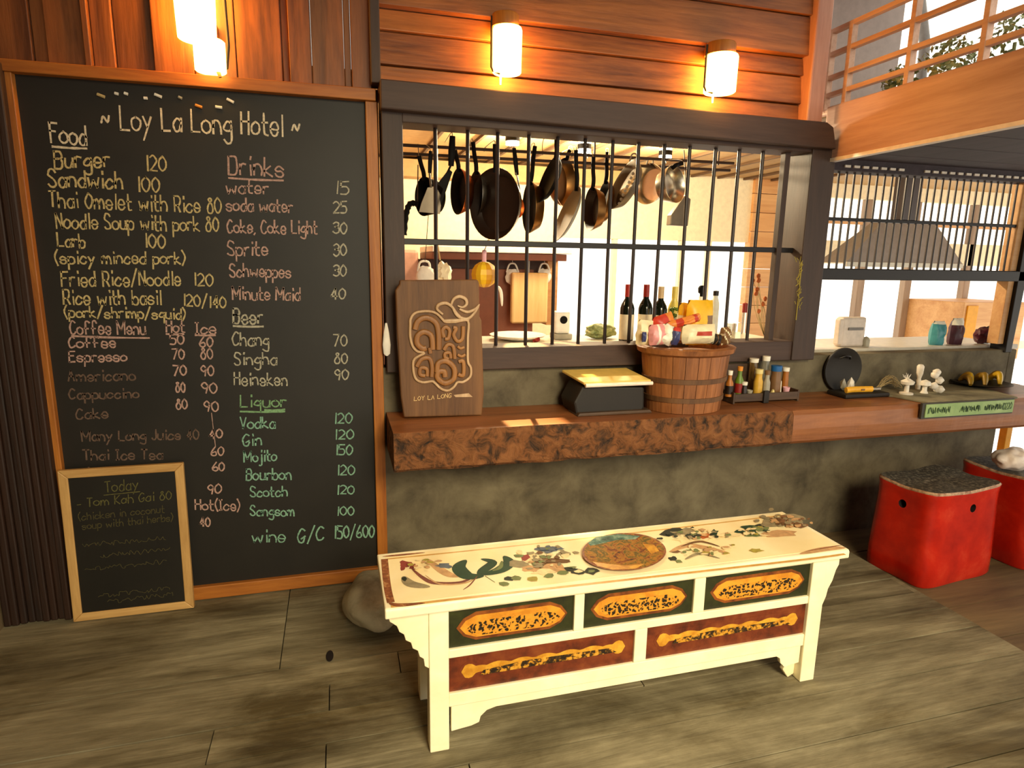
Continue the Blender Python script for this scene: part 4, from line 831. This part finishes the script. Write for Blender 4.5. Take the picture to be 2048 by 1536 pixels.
# pendant lamps
for i, (x, y, lb) in enumerate(((1025, 276, 'white can lamp with a dark band above the largest pan'), (1169, 292, 'white can lamp with a dark band above the middle of the pan rack'), (1331, 305, 'dark banded ceiling lamp at the right above the pan rack'))):
    p = PY(x, y, 3.95); t = thing('ceiling_can_lamp', lb, 'lamp', (p.x, 3.95, 2.27), 'kitchen ceiling lamps')
    z = p.z; MB().lathe((p.x, 3.95, 0), [(.042, z-.04), (.042, z-.02)], 20).build('glass_base', 'kitchen_lamp', t, smooth=True)
    MB().lathe((p.x, 3.95, 0), [(.044, z-.02), (.044, z+.01)], 20).build('dark_band', 'pan_black', t, smooth=True)
    MB().lathe((p.x, 3.95, 0), [(.042, z+.01), (.042, z+.025)], 20).build('glass_ring', 'kitchen_lamp', t, smooth=True)
    MB().lathe((p.x, 3.95, 0), [(.042, z+.025), (.042, z+.055), (.01, z+.057), (.01, 2.27)], 20).build('holder', 'frame_upright', t, smooth=True)
    lamp('kitchen_lamp_light', 'POINT', (p.x, 3.95, z-.07), 60, (1, .82, .52), .04)

# ------------------------------------------------------------------ other kitchen things
cb = thing('kitchen_cabinet', 'reddish brown kitchen cabinet behind the yellow globe and pale board', 'cabinet', (1.0, 4.4, 0))
MB().box(.56, 1.34, 4.27, 4.7, -.02, 1.44).build('cabinet_body', 'cabinet_brown', cb, bev=.004)
MB().box(.56, 1.42, 4.3, 4.7, 1.38, 1.5).build('recess', 'cabinet_dark', cb); MB().box(1.44, 1.52, 4.27, 4.5, 1.05, 1.5).build('side_panel', 'kitchen_plank', cb, bev=.003)
cb = thing('kitchen_shelf', 'white topped brown shelf over the reddish brown kitchen cabinet', 'shelf', (1.05, 4.4, 1.5))
MB().box(.60, 1.52, 4.1, 4.7, 1.5, 1.545).build('overhang', 'cabinet_brown', cb, bev=.004); MB().box(.60, 1.55, 4.08, 4.7, 1.547, 1.585).build('shelf_top', 'white_plastic', cb, bev=.004)
tag(MB().box(-.2, .54, 4.3, 4.75, -.02, 1.56).build('refrigerator', 'pink_panel', bev=.02), 'pale pinkish refrigerator at the left inside the kitchen', 'refrigerator')
a, c = PY(1023, 545, 4.14), PY(1093, 646, 4.14)
cbd = thing('cutting_board', 'thick pale wooden board hanging between white bags in the kitchen', 'board', ((a.x+c.x)/2, 4.14, c.z))
MB().box(a.x, c.x, 4.12, 4.17, c.z, a.z).build('board', 'butcher', cbd, bev=.012)
MB().tube([((a.x+c.x)/2-.01, 4.14, a.z-.01), ((a.x+c.x)/2-.01, 4.14, 1.502)], .008, 8).build('hanging_strap', 'steel_dull', cbd)
for x0, lb in ((1018, 'white carrier bag hanging left of the pale wooden board'), (1082, 'white carrier bag hanging right of the pale wooden board')):
    p = PY(x0+8, 545, 4.2); t = thing('carrier_bag', lb, 'bag', p, 'white bags in the kitchen')
    MB().blob((p.x, 4.215, p.z-.03), (.048, .02, .055), .25, 2, 3, x0).build('bag', 'white_cloth', t, smooth=True)
    MB().tube(smoothpts([p+Vector((-.04, .02, 0)), p+Vector((-.02, .02, .055)), p+Vector((.02, .02, .055)), p+Vector((.045, .02, 0))], 5), .006, 8).build('bag_handle', 'white_cloth', t, smooth=True)
    MB().tube([(p.x, 4.22, p.z+.055), (p.x, 4.22, 1.502)], .003, 6).build('hook', 'steel_dull', t)
p = PY(850, 543, 3.5); t = thing('carrier_bag', 'white carrier bag with loop handles behind the carved sign', 'bag', p, 'white bags in the kitchen')
MB().blob((p.x, 3.5, p.z-.03), (.055, .03, .06), .2, 2, 3, 2).build('bag', 'white_cloth', t, smooth=True); MB().tube(smoothpts([p+Vector((-.04, 0, 0)), p+Vector((-.025, 0, .05)), p+Vector((.02, 0, .05)), p+Vector((.03, 0, 0))], 5), .006, 8).build('bag_handle', 'white_cloth', t, smooth=True)
MB().tube([p+Vector((.0, 0, .045)), (p.x+.02, 3.3, RZ)], .002, 6).build('cord', 'pipe', t)
p = PY(887, 540, 3.5); t = thing('cream_cloth', 'crumpled cream cloth hung right of the white bag behind the sign', 'cloth', p)
MB().blob((p.x, 3.5, p.z-.02), (.04, .03, .06), .5, 2.5, 3, 9).build('cloth', 'label_cream', t, smooth=True); MB().tube([PY(880, 520, 3.5), PY(874, 480, 3.3), (PY(874, 480, 3.3).x, 3.27, RZ)], .004, 6).build('cord', 'dried', t)
p = PY(968, 549, 2.965); t = thing('paper_lantern', 'yellow folded globe ornament hanging in the kitchen window', 'ornament', p)
b = MB()
r = .062
for k in range(7):
    a0, a1 = 2*PI*k/7+.2, 2*PI*(k+1)/7+.2; b.k = k % 2; vs = []
    for j in range(9):
        th = PI*j/8
        for q_, a in ((.96, a0), (1.06, (a0+a1)/2), (.96, a1)): rr = r*math.sin(th)*q_; vs.append((p.x+rr*math.cos(a), 2.965+rr*math.sin(a), p.z+r*math.cos(th)))
    b.add(vs, [(j*3+i, j*3+i+1, (j+1)*3+i+1, (j+1)*3+i) for j in range(8) for i in range(2)])
b.build('globe', ['yellow', 'yellow_deep'], t)
MB().tube(smoothpts([(p.x, 2.965, p.z+.06), (p.x, 2.965, p.z+.09), (p.x+.002, 2.965, p.z+.115)], 4), [.011]*8+[.005], 8).build('knotted_top', 'pink_cup', t, smooth=True)
MB().tube([(p.x, 2.965, p.z+.11), (p.x, 2.93, 1.56), (p.x, 2.887, 1.592), (p.x, 2.86, 1.59)], .002, 6).build('cord', 'dried', t)
p = PY(1000, 590, 3.3); t = thing('white_spoon', 'slim white spoon shaped hanger below the yellow globe', 'utensil', p); MB().tube(smoothpts([PY(996, 572, 3.3), PY(1002, 585, 3.3), PY(1004, 612, 3.3)], 4), [.002, .006, .008, .009, .009, .009, .008, .006, .003], 8).build('blade', 'white_plastic', t, smooth=True)
MB().tube([PY(996, 572, 3.3), PY(994, 480, 3.29), (PY(994, 480, 3.29).x, 3.275, RZ)], .0015, 5).build('cord', 'pipe', t)
p = PZ(1122, 686, KZ); p = PY(1122, 686, 3.22)
t = thing('tape_dispenser', 'white cup with a black dot on a grey stand inside the window', 'dispenser', (p.x, 3.22, KZ))
MB().box(p.x-.05, p.x+.05, 3.18, 3.27, KZ, KZ+.03).build('stand', 'jar_grey', t, bev=.004); MB().box(p.x-.045, p.x+.04, 3.19, 3.26, KZ+.03, KZ+.15).build('cup', 'white_plastic', t, bev=.012)
MB().lathe((p.x, 3.186, KZ+.105), [(0, 0), (.021, 0), (.021, .006), (0, .006)], 20, ax='y').build('black_dot', 'pan_black', t)
p = PY(1060, 690, 3.2); tag(MB().lathe((PY(1035, 690, 3.2).x, 3.2, KZ), [(.06, 0), (.14, .02), (.15, .03), (.145, .032), (.06, .006), (0, .006)], 32).build('white_dish', 'white_plastic', smooth=True), 'wide white dish on the worktop behind the bars', 'dish')
p = PY(1200, 700, 3.2); pc = tag(MB().blob((p.x, 3.2, KZ+.04), (.09, .05, .04), .4, 3, 3, 4).build('folded_apron', 'foliage', smooth=True), 'dark green folded cloth on the worktop in the middle of the window', 'cloth')
p = PY(1070, 690, 3.1); tag(MB().blob((p.x, 3.08, KZ+.016), (.02, .015, .016), .5, 3, 2, 3).build('chilli_bunch', 'sauce_red', smooth=True), 'small heap of red chillies on the worktop', 'chillies')
p = PY(1460, 675, 3.05); t = thing('glass_tumbler', 'clear ribbed glass at the right of the bucket inside the window', 'glass', (p.x, 3.05, KZ), 'glasses in the window'); MB().lathe((p.x, 3.05, KZ), [(.026, 0), (.03, .09), (.027, .09), (.023, .006)], 16).build('glass', 'glass', t, smooth=True)
for x, lb in ((1543, 'clear glass second from the right inside the window'), (1562, 'clear glass at the right end inside the window')):
    q_ = PY(x, 680, 3.02); dup(t, (q_.x, 3.02, KZ), lb)
p = PY(1570, 645, 3.06); tag(MB().box(p.x-.045, p.x+.04, 3.05, 3.13, KZ, KZ+.155).build('maroon_box', 'maroon', bev=.006), 'maroon box at the right end of the window behind the glasses', 'box')
p = PY(1491, 605, 3.05); t = thing('red_jar', 'small red labelled jar hanging by the bars at the right of the window', 'jar', (p.x, 3.05, KZ)); MB().lathe((p.x, 3.05, KZ), [(.011, 0), (.011, .15)], 12).build('post', 'glass', t); MB().lathe((p.x, 3.05, KZ), [(.014, .15), (.014, .2), (.001, .205)], 12).build('jar', 'sauce_red', t, smooth=True)
dt = thing('dried_flowers', 'dry flower stems with red brown heads at the right of the window', 'plant', (PY(1525, 680, 3.1).x, 3.1, KZ))
b = MB()
for i in range(9):
    p0 = Vector((PY(1528, 690, 3.1).x, 3.1, KZ)); tip = PY(1515+rnd.uniform(-10, 25), 560+rnd.uniform(-10, 70), 3.1); mid = p0.lerp(tip, .5)+Vector((rnd.uniform(-.03, .03), 0, 0)); b.tube(smoothpts([p0, mid, tip], 4), .002, 5); MB().blob(tip, (.012, .008, .014), .4, 3, 2, i).build('flower_head', 'petal_orange', dt, smooth=True)
b.build('stems', 'dried', dt)
gs = thing('green_sprig', 'dry green sprig tied to the right jamb of the barred window', 'plant', PY(1600, 600, 2.78)); b = MB()
for i in range(26):
    p0 = PY(1594+rnd.uniform(-3, 6), 520+i*4, 2.775); b.tube([p0, p0+Vector((rnd.uniform(-.02, .02), rnd.uniform(-.008, 0), rnd.uniform(.01, .04)))], .002, 4)
b.tube([PY(1604, 525, 2.783), PY(1592, 640, 2.783)], .0025, 5); b.build('sprig', 'leaf_yellow', gs)
p = PY(772, 680, 2.79); wc = thing('white_cloth', 'small white cloth hung between menu board and window jamb', 'cloth', p)
MB().lathe((p.x+.002, 2.785, p.z), [(.004, .075), (.012, .03), (.017, -.02), (.014, -.06), (.004, -.07)], 10, sy=.4).build('cloth', 'white_cloth', wc, smooth=True)

# ------------------------------------------------------------------ painted bench
bn = thing('painted_bench', 'long cream painted bench with five painted drawers and flowered top', 'bench', (.9, 1.85, 0))
TB, TF, TT = 2.015, 1.66, .52
top = MB().prism([(TF, .488), (TF, TT-.006), (TF+.006, TT), (TB, TT), (TB, .488)], 'x', .10, 1.71).build('bench_top', 'cream_paint', bn, bev=.007)
pt = MB().box(.125, 1.69, TF+.022, TB-.02, TT-.002, TT+.0008).build('painted_panel', 'panel_cream', bn)
FY = 1.69
def part(nm, x0, x1, z0, z1, y0=FY, y1=FY+.03, mt_='cream_paint', **k): return MB().box(x0, x1, y0, y1, z0, z1).build(nm, mt_, bn, bev=.003, **k)
for yy in (FY, TB-.06-.02):
    for x0, x1 in ((.228, .288), (1.585, 1.645)): part('leg', x0, x1, 0, .488, yy-.004, yy+.05)
    # scalloped brackets outside the legs
    part_ = [(.228, .488), (.108, .488), (.115, .462), (.135, .445), (.142, .425), (.155, .415), (.16, .395), (.175, .385), (.18, .365), (.195, .355), (.2, .335), (.212, .325), (.215, .30), (.228, .29)]
    MB().prism(part_, 'y', yy, yy+.022).build('wing_bracket', 'cream_worn' if yy > 1.8 else 'cream_paint', bn, bev=.002)
    MB().prism([(1.645, .488), (1.72-.02, .488), (1.70, .45), (1.69, .43), (1.68, .39), (1.665, .36), (1.66, .33), (1.645, .29)], 'y', yy, yy+.022).build('wing_bracket', 'cream_paint', bn, bev=.002)
for z0, z1 in ((.468, .488), (.313, .342), (.146, .192)): part('rail', .288, 1.585, z0, z1)
for x0, x1 in ((.69, .724), (1.118, 1.16)): part('stile', x0, x1, .342, .468)
part('stile', .908, .953, .192, .313)
ap = [(.296, .146), (1.58, .146), (1.58, .075), (1.545, .07), (1.52, .065), (1.50, .085), (1.495, .105), (1.48, .115), (.44, .115), (.41, .108), (.39, .09), (.385, .07), (.36, .062), (.296, .055)]
MB().prism(ap, 'y', FY+.006, FY+.022).build('apron', 'cream_paint', bn, bev=.002)
MB().prism([(1.585, .13), (1.585, .012), (1.56, .0), (1.535, .035), (1.55, .07), (1.56, .12)], 'y', FY+.03, FY+.05).build('corner_bracket', 'cream_worn', bn, bev=.003)
for x0, x1 in ((.288-.02, .288), (1.585, 1.605)): MB().box(x0, x1, FY+.03, TB-.03, .15, .488).build('side_panel', 'cream_paint', bn)
MB().box(.288, 1.585, TB-.06, TB-.045, .15, .488).build('back_panel', 'cream_worn', bn)
MB().box(.288, 1.585, FY+.02, TB-.05, .15, .165).build('bottom_board', 'cream_worn', bn)
def dpoly(x0, x1, zc, hh, tip, n=7):
    pts = [(x0, zc), (x0+tip*.35, zc-hh*.62), (x0+tip, zc-hh)]; pts += [(x1-tip, zc-hh), (x1-tip*.35, zc-hh*.62), (x1, zc), (x1-tip*.35, zc+hh*.62), (x1-tip, zc+hh), (x0+tip, zc+hh), (x0+tip*.35, zc+hh*.62)]; return pts
def drawer(x0, x1, z0, z1, row):
    d = MB().box(x0, x1, FY+.010, FY+.03, z0, z1).build('drawer', 'drawer_green' if row == 1 else 'drawer_red', bn, label='dark green drawer front with orange lozenge' if row == 1 else 'red brown drawer front with gold scrolled strip')
    zc = (z0+z1)/2; y = FY+.010
    if row == 1:
        b = MB(); b.prism(dpoly(x0+.025, x1-.02, zc, .047, .06), 'y', y-.0008, y); b.k = 1
        b.prism(dpoly(x0+.036, x1-.028, zc-.001, .036, .05), 'y', y-.0016, y-.0008); b.k = 2
        b.prism(dpoly(x0+.055, x1-.045, zc-.008, .024, .05), 'y', y-.0024, y-.0016); b.build('painted_motif', ['cartouche', 'orange_paint', 'black_lace'], d)
    else:
        b = MB(); L = x1-x0
        b.prism(dpoly(x0+.03, x1-.02, zc, .036, .03), 'y', y-.0008, y); b.k = 1
        n = 48; up = []; lo = []
        for i in range(n+1):
            u = i/n; x = x0+.04+(L-.07)*u; de = min(u, 1-u)*(L-.07); k = math.sqrt(max(0, 1-((de-.024)/.024)**2)) if de < .048 else 0
            body = .5+.5*min(1, max(0, (de-.03)/.04)); wv = .010+.009*abs(math.sin(u*PI*7))
            up.append((x, zc+.002+max(.024*k, wv*body if de > .024 else 0)+.0005)); lo.append((x, zc+.002-max(.024*k, .008 if de > .024 else 0)))
        b.prism(lo+up[::-1], 'y', y-.0018, y-.0008); b.k = 2
        b.prism([(x0+.10, zc-.018), (x1-.06, zc-.014), (x1-.09, zc+.004), (x0+.4*L, zc+.008), (x0+.11, zc-.002)], 'y', y-.0026, y-.0018); b.build('painted_motif', ['drawer_red', 'gold_paint', 'gold_scribble'], d)
drawer(.288, .69, .342, .468, 1); drawer(.724, 1.118, .342, .468, 1); drawer(1.16, 1.585, .342, .468, 1)
drawer(.288, .908, .192, .313, 2); drawer(.953, 1.585, .192, .313, 2)
# painting on the top
names = ['leaf_green', 'leaf_dark', 'leaf_pale', 'stem_rose', 'petal_red', 'petal_blue', 'petal_peach', 'petal_cream', 'petal_brown', 'seed_brown', 'leaf_yellow', 'petal_orange', 'petal_grey', 'orange_line', 'worn_brown']
IX = {n_: i for i, n_ in enumerate(names)}
lv = [TT+.0010]
fb = MB()
def zp(x, y): p = PZ(x, y, TT+.001); return Vector((p.x, p.y, 0))
def stroke(mt_, pts, w, taper=True):
    lv[0] += .00003; fb.k = IX[mt_]; P = smoothpts([zp(*p) for p in pts], 6); n = len(P); vs = []
    for i, p in enumerate(P):
        t = (P[min(i+1, n-1)]-P[max(i-1, 0)]).normalized(); s_ = Vector((-t.y, t.x, 0)); k = (math.sin(PI*(i+.25)/(n-.5))**.7 if taper else 1)*w/2
        vs += [p+s_*k+Vector((0, 0, lv[0])), p-s_*k+Vector((0, 0, lv[0]))]
    fb.add(vs, [(2*i, 2*i+1, 2*i+3, 2*i+2) for i in range(n-1)])
def dab(mt_, x, y, rx, ry, n=12, jit=.3, rot=0):
    lv[0] += .00003; fb.k = IX[mt_]; vs = []
    for i in range(n):
        a = 2*PI*i/n; k = 1+rnd.uniform(-jit, jit); p = zp(x+rx*k*math.cos(a), y+ry*k*math.sin(a)); vs.append((p.x, p.y, lv[0]))
    fb.add(vs, [tuple(range(n))])
stroke('orange_line', [(782, 1213), (1000, 1188), (1300, 1154), (1600, 1120), (1690, 1108)], .012, False)
stroke('orange_line', [(775, 1118), (1000, 1095), (1300, 1062), (1570, 1030)], .008, False)
stroke('worn_brown', [(769, 1118), (772, 1150), (776, 1180), (782, 1205)], .022, False)
stroke('worn_brown', [(778, 1206), (800, 1210), (850, 1206)], .018); stroke('worn_brown', [(765, 1113), (800, 1110), (850, 1105)], .012)
stroke('petal_peach', [(1600, 1108), (1650, 1098), (1690, 1095)], .03); stroke('worn_brown', [(1610, 1103), (1660, 1094), (1685, 1090)], .006)
for a in ((812, 1128, 12, 7), (826, 1134, 8, 6), (806, 1136, 6, 5)): dab('petal_red', *a)
stroke('stem_rose', [(822, 1136), (845, 1155), (870, 1166), (920, 1165), (955, 1150)], .018); stroke('petal_peach', [(850, 1150), (880, 1168), (930, 1166), (958, 1152)], .008)
stroke('petal_grey', [(806, 1153), (822, 1168), (860, 1174)], .035); stroke('petal_peach', [(855, 1118), (875, 1135), (900, 1150), (925, 1152)], .03)
dab('petal_blue', 888, 1132, 16, 5); dab('leaf_dark', 808, 1158, 6, 5)
stroke('leaf_green', [(932, 1120), (918, 1135), (935, 1152), (968, 1152)], .05); stroke('leaf_green', [(962, 1118), (985, 1125), (965, 1142), (958, 1152)], .035); stroke('leaf_green', [(1008, 1112), (1018, 1125), (1000, 1140), (965, 1150)], .045)
stroke('leaf_pale', [(1004, 1122), (1000, 1135), (985, 1142)], .015); stroke('stem_rose', [(955, 1152), (940, 1170), (926, 1180)], .005); stroke('leaf_pale', [(970, 1152), (990, 1165)], .004)
for a in (('petal_grey', 1040, 1128, 22, 8), ('petal_cream', 1065, 1118, 26, 9), ('petal_brown', 1088, 1130, 26, 10), ('petal_red', 1050, 1115, 9, 6), ('petal_blue', 1092, 1100, 24, 5), ('petal_blue', 1112, 1096, 12, 3), ('petal_peach', 1110, 1136, 26, 8), ('petal_cream', 1085, 1144, 22, 6), ('petal_brown', 1120, 1122, 26, 5), ('petal_grey', 1130, 1108, 14, 5), ('petal_peach', 1060, 1138, 20, 6), ('leaf_pale', 1038, 1112, 10, 3)): dab(*a)
for x, y, c in ((1010, 1168, 'leaf_pale'), (1018, 1158, 'leaf_dark'), (1032, 1156, 'leaf_pale'), (1066, 1158, 'leaf_yellow'), (1098, 1152, 'leaf_pale'), (1124, 1146, 'leaf_pale'), (1138, 1138, 'leaf_dark')): dab(c, x, y, 11, 5, 7, .3)
dab('leaf_dark', 1156, 1144, 13, 7, 9); dab('petal_cream', 1157, 1143, 8, 3, 8); dab('leaf_dark', 1184, 1143, 14, 7, 9); dab('leaf_pale', 1183, 1143, 8, 3, 8)
for a in (('leaf_dark', 1338, 1066, 18, 6), ('petal_grey', 1372, 1064, 26, 7), ('leaf_dark', 1352, 1060, 14, 4), ('petal_orange', 1408, 1073, 12, 6), ('petal_cream', 1380, 1080, 30, 6), ('leaf_green', 1428, 1066, 9, 6), ('petal_cream', 1455, 1070, 22, 6), ('leaf_green', 1478, 1064, 12, 4), ('leaf_pale', 1505, 1070, 16, 5),
    ('leaf_green', 1500, 1055, 18, 4), ('leaf_dark', 1526, 1052, 14, 4), ('petal_grey', 1550, 1046, 34, 10), ('seed_brown', 1565, 1040, 14, 5), ('seed_brown', 1602, 1052, 14, 5), ('petal_grey', 1588, 1036, 24, 7), ('petal_peach', 1555, 1068, 36, 7), ('leaf_yellow', 1512, 1102, 14, 4), ('leaf_dark', 1346, 1118, 8, 4), ('leaf_pale', 1358, 1124, 7, 3), ('petal_brown', 1350, 1104, 10, 3)): dab(*a)
stroke('petal_peach', [(1340, 1105), (1375, 1092), (1420, 1098), (1460, 1108)], .03); stroke('petal_brown', [(1362, 1094), (1400, 1084), (1440, 1094)], .014); stroke('petal_grey', [(1370, 1120), (1400, 1108), (1440, 1118)], .015)
for cx_, cy_, sx_, sy_, nn, cols in ((1085, 1122, 55, 22, 42, ('petal_cream', 'petal_peach', 'petal_brown', 'petal_grey', 'leaf_pale', 'petal_grey')), (1100, 1100, 26, 6, 8, ('petal_blue', 'petal_grey')), (1575, 1045, 45, 13, 60, ('seed_brown', 'petal_grey', 'petal_brown', 'petal_peach')),
    (1400, 1072, 70, 12, 34, ('leaf_dark', 'petal_grey', 'leaf_pale', 'petal_cream', 'petal_peach')), (1400, 1105, 60, 14, 22, ('petal_peach', 'leaf_yellow', 'petal_cream', 'leaf_pale')), (1500, 1064, 40, 12, 22, ('leaf_green', 'petal_cream', 'leaf_pale', 'leaf_yellow')), (860, 1130, 38, 14, 10, ('petal_cream', 'petal_peach', 'leaf_yellow'))):
    for _ in range(nn): dab(rnd.choice(cols), cx_+rnd.gauss(0, .5)*sx_, cy_+rnd.gauss(0, .5)*sy_, rnd.uniform(3, 9), rnd.uniform(1.5, 3.5), 7, .4)
fb.build('flower_painting', names, pt)
md = MB(); n = 40
def ell(k, s_): 
    lv[0] += .00005; md.k = s_; vs = []
    for i in range(n):
        a = 2*PI*i/n; p = zp(1248+84*k*math.cos(a)+(-3*math.sin(a)), 1108+38*k*math.sin(a)); vs.append((p.x, p.y, lv[0]))
    md.add(vs, [tuple(range(n))])
ell(1, 0); ell(.95, 1)
def mpoly(s_, pts):
    lv[0] += .00005; md.k = s_; md.add([(zp(*p).x, zp(*p).y, lv[0]) for p in pts], [tuple(range(len(pts)))])
mpoly(2, [(1176, 1090), (1192, 1078), (1235, 1072), (1280, 1076), (1270, 1083), (1235, 1084), (1200, 1092), (1180, 1096)])
mpoly(3, [(1185, 1128), (1215, 1132), (1250, 1136), (1290, 1132), (1270, 1142), (1225, 1144), (1195, 1136)]); mpoly(3, [(1285, 1092), (1308, 1094), (1318, 1106), (1302, 1112)])
md.build('medallion', ['worn_brown', 'medallion_paint', 'teal_paint', 'gold_paint'], pt)

# ------------------------------------------------------------------ boulder, red stools
rc = PZ(745, 1235, 0)
tag(MB().blob((.115, 2.47, .095), (.13, .17, .105), .2, 1.4, 4, 3).build('foundation_stone', 'rock', smooth=True), 'rounded grey boulder behind the left end of the bench', 'stone')
def stool(cx, cy, hx, hy_, rot, label, holes):
    z0 = -.05; t = thing('ceramic_stool', label, 'stool', (cx, cy, z0), 'red ceramic stools')
    Rz = Matrix.Rotation(rot, 3, 'Z'); n = 64
    def ring(s_, z, e=5, sag=0.0):
        out = []
        for i in range(n):
            a = 2*PI*i/n; c_, s2 = math.cos(a), math.sin(a); r = (abs(c_)**e+abs(s2)**e)**(-1/e)
            lob = 1-.03*(math.cos(2*a)**2)
            p = Rz @ Vector((c_*r*hx*s_*lob, s2*r*hy_*s_*lob, 0)); zz_ = z+sag*(math.cos(4*a)*-1)
            out.append(Vector((cx+p.x, cy+p.y, zz_)))
        return out
    lv_ = [(.97, .0, 0), (1.0, .012, 0), (1.0, .10, 0), (.985, .2, 0), (.965, .32, 0), (.95, .40, .0), (.955, .445, .004), (.97, .468, .006), (.965, .474, .006), (.88, .462, .0)]
    b = MB()
    for s_, z, sg_ in lv_: b.v += ring(s_, z0+z, 7, sg_)
    for j in range(len(lv_)-1):
        for i in range(n): b.f.append([j*n+i, j*n+(i+1) % n, (j+1)*n+(i+1) % n, (j+1)*n+i]); b.m.append(0)
    b.f.append(list(range(n))[::-1]); b.m.append(0); b.f.append([(len(lv_)-1)*n+i for i in range(n)]); b.m.append(0)
    body = b.build('stool_body', ['red_glaze', 'hole_dark'], t, smooth=True)
    cut = MB()
    for px_, py_, dx, dy, z in holes: 
        d = Rz @ Vector((dx, dy, 0)); p = Vector((cx, cy, z))+Rz @ Vector((px_, py_, 0)); cut.tube([p+d*.05, p-d*.07], .021, 16)
    if holes:
        co = cut.build('cutter', 'hole_dark', t); bo = body.modifiers.new('holes', 'BOOLEAN'); bo.object = co; bo.solver = 'EXACT'
        dg = bpy.context.evaluated_depsgraph_get(); me = bpy.data.meshes.new_from_object(body.evaluated_get(dg)); body.modifiers.clear(); body.data = me; bpy.data.objects.remove(co)
    b = MB()
    for s_, z in ((.965, .470), (.972, .478), (.945, .486)): b.v += ring(s_, z0+z, 7, .006)
    for j in range(2):
        for i in range(n): b.f.append([j*n+i, j*n+(i+1) % n, (j+1)*n+(i+1) % n, (j+1)*n+i]); b.m.append(0)
    b.build('rim', 'stool_rim', t, smooth=True)
    b = MB(); ks = (.95, .8, .6, .4, .2, .05)
    for s_ in ks: b.v += ring(s_, z0+.4865-.008*(1-s_), 7 if s_ > .5 else 4, .006*s_)
    for j in range(len(ks)-1):
        for i in range(n): b.f.append([j*n+i, j*n+(i+1) % n, (j+1)*n+(i+1) % n, (j+1)*n+i]); b.m.append(0)
    b.f.append([(len(ks)-1)*n+i for i in range(n)]); b.m.append(0)
    b.build('seat_top', 'stool_top', t, smooth=True)
    return t
stool(2.945, 2.365, .27, .175, math.radians(6), 'red glazed ceramic stool with a speckled dark top, fully in view by the bar', [(-.26, .0, -1, 0, .335), (.03, -.165, 0, -1, .335)])
stool(3.62, 2.42, .24, .225, math.radians(3), 'red ceramic stool at the right edge of the photo, second from the bench', [])
cs = PZ(2030, 940, .44)
tag(MB().blob((cs.x, 2.40, .435+.06), (.10, .08, .058), .25, 2, 4, 8).build('cream_bundle', 'cream_cushion', smooth=True), 'pale pinkish cloth bundle on top of the stool at the right edge', 'bundle')

# ------------------------------------------------------------------ added spot without a fixture, for the light patch on the bar top
lamp('bar_patch_spot', 'SPOT', (.98, 3.6, 2.17), 600, (1, .62, .22), .012, (.93, 2.58, .81), spot_size=math.radians(17), spot_blend=.15)
# small knot hole in the floor plank
tag(MB().lathe((-.075, 2.265, .0), [(0, .0012), (.013, .0012), (.014, 0), (0, 0)], 16, sy=2.6).build('floor_knot', 'hole_dark'), 'dark knot hole in the floor plank between board and bench', 'hole')
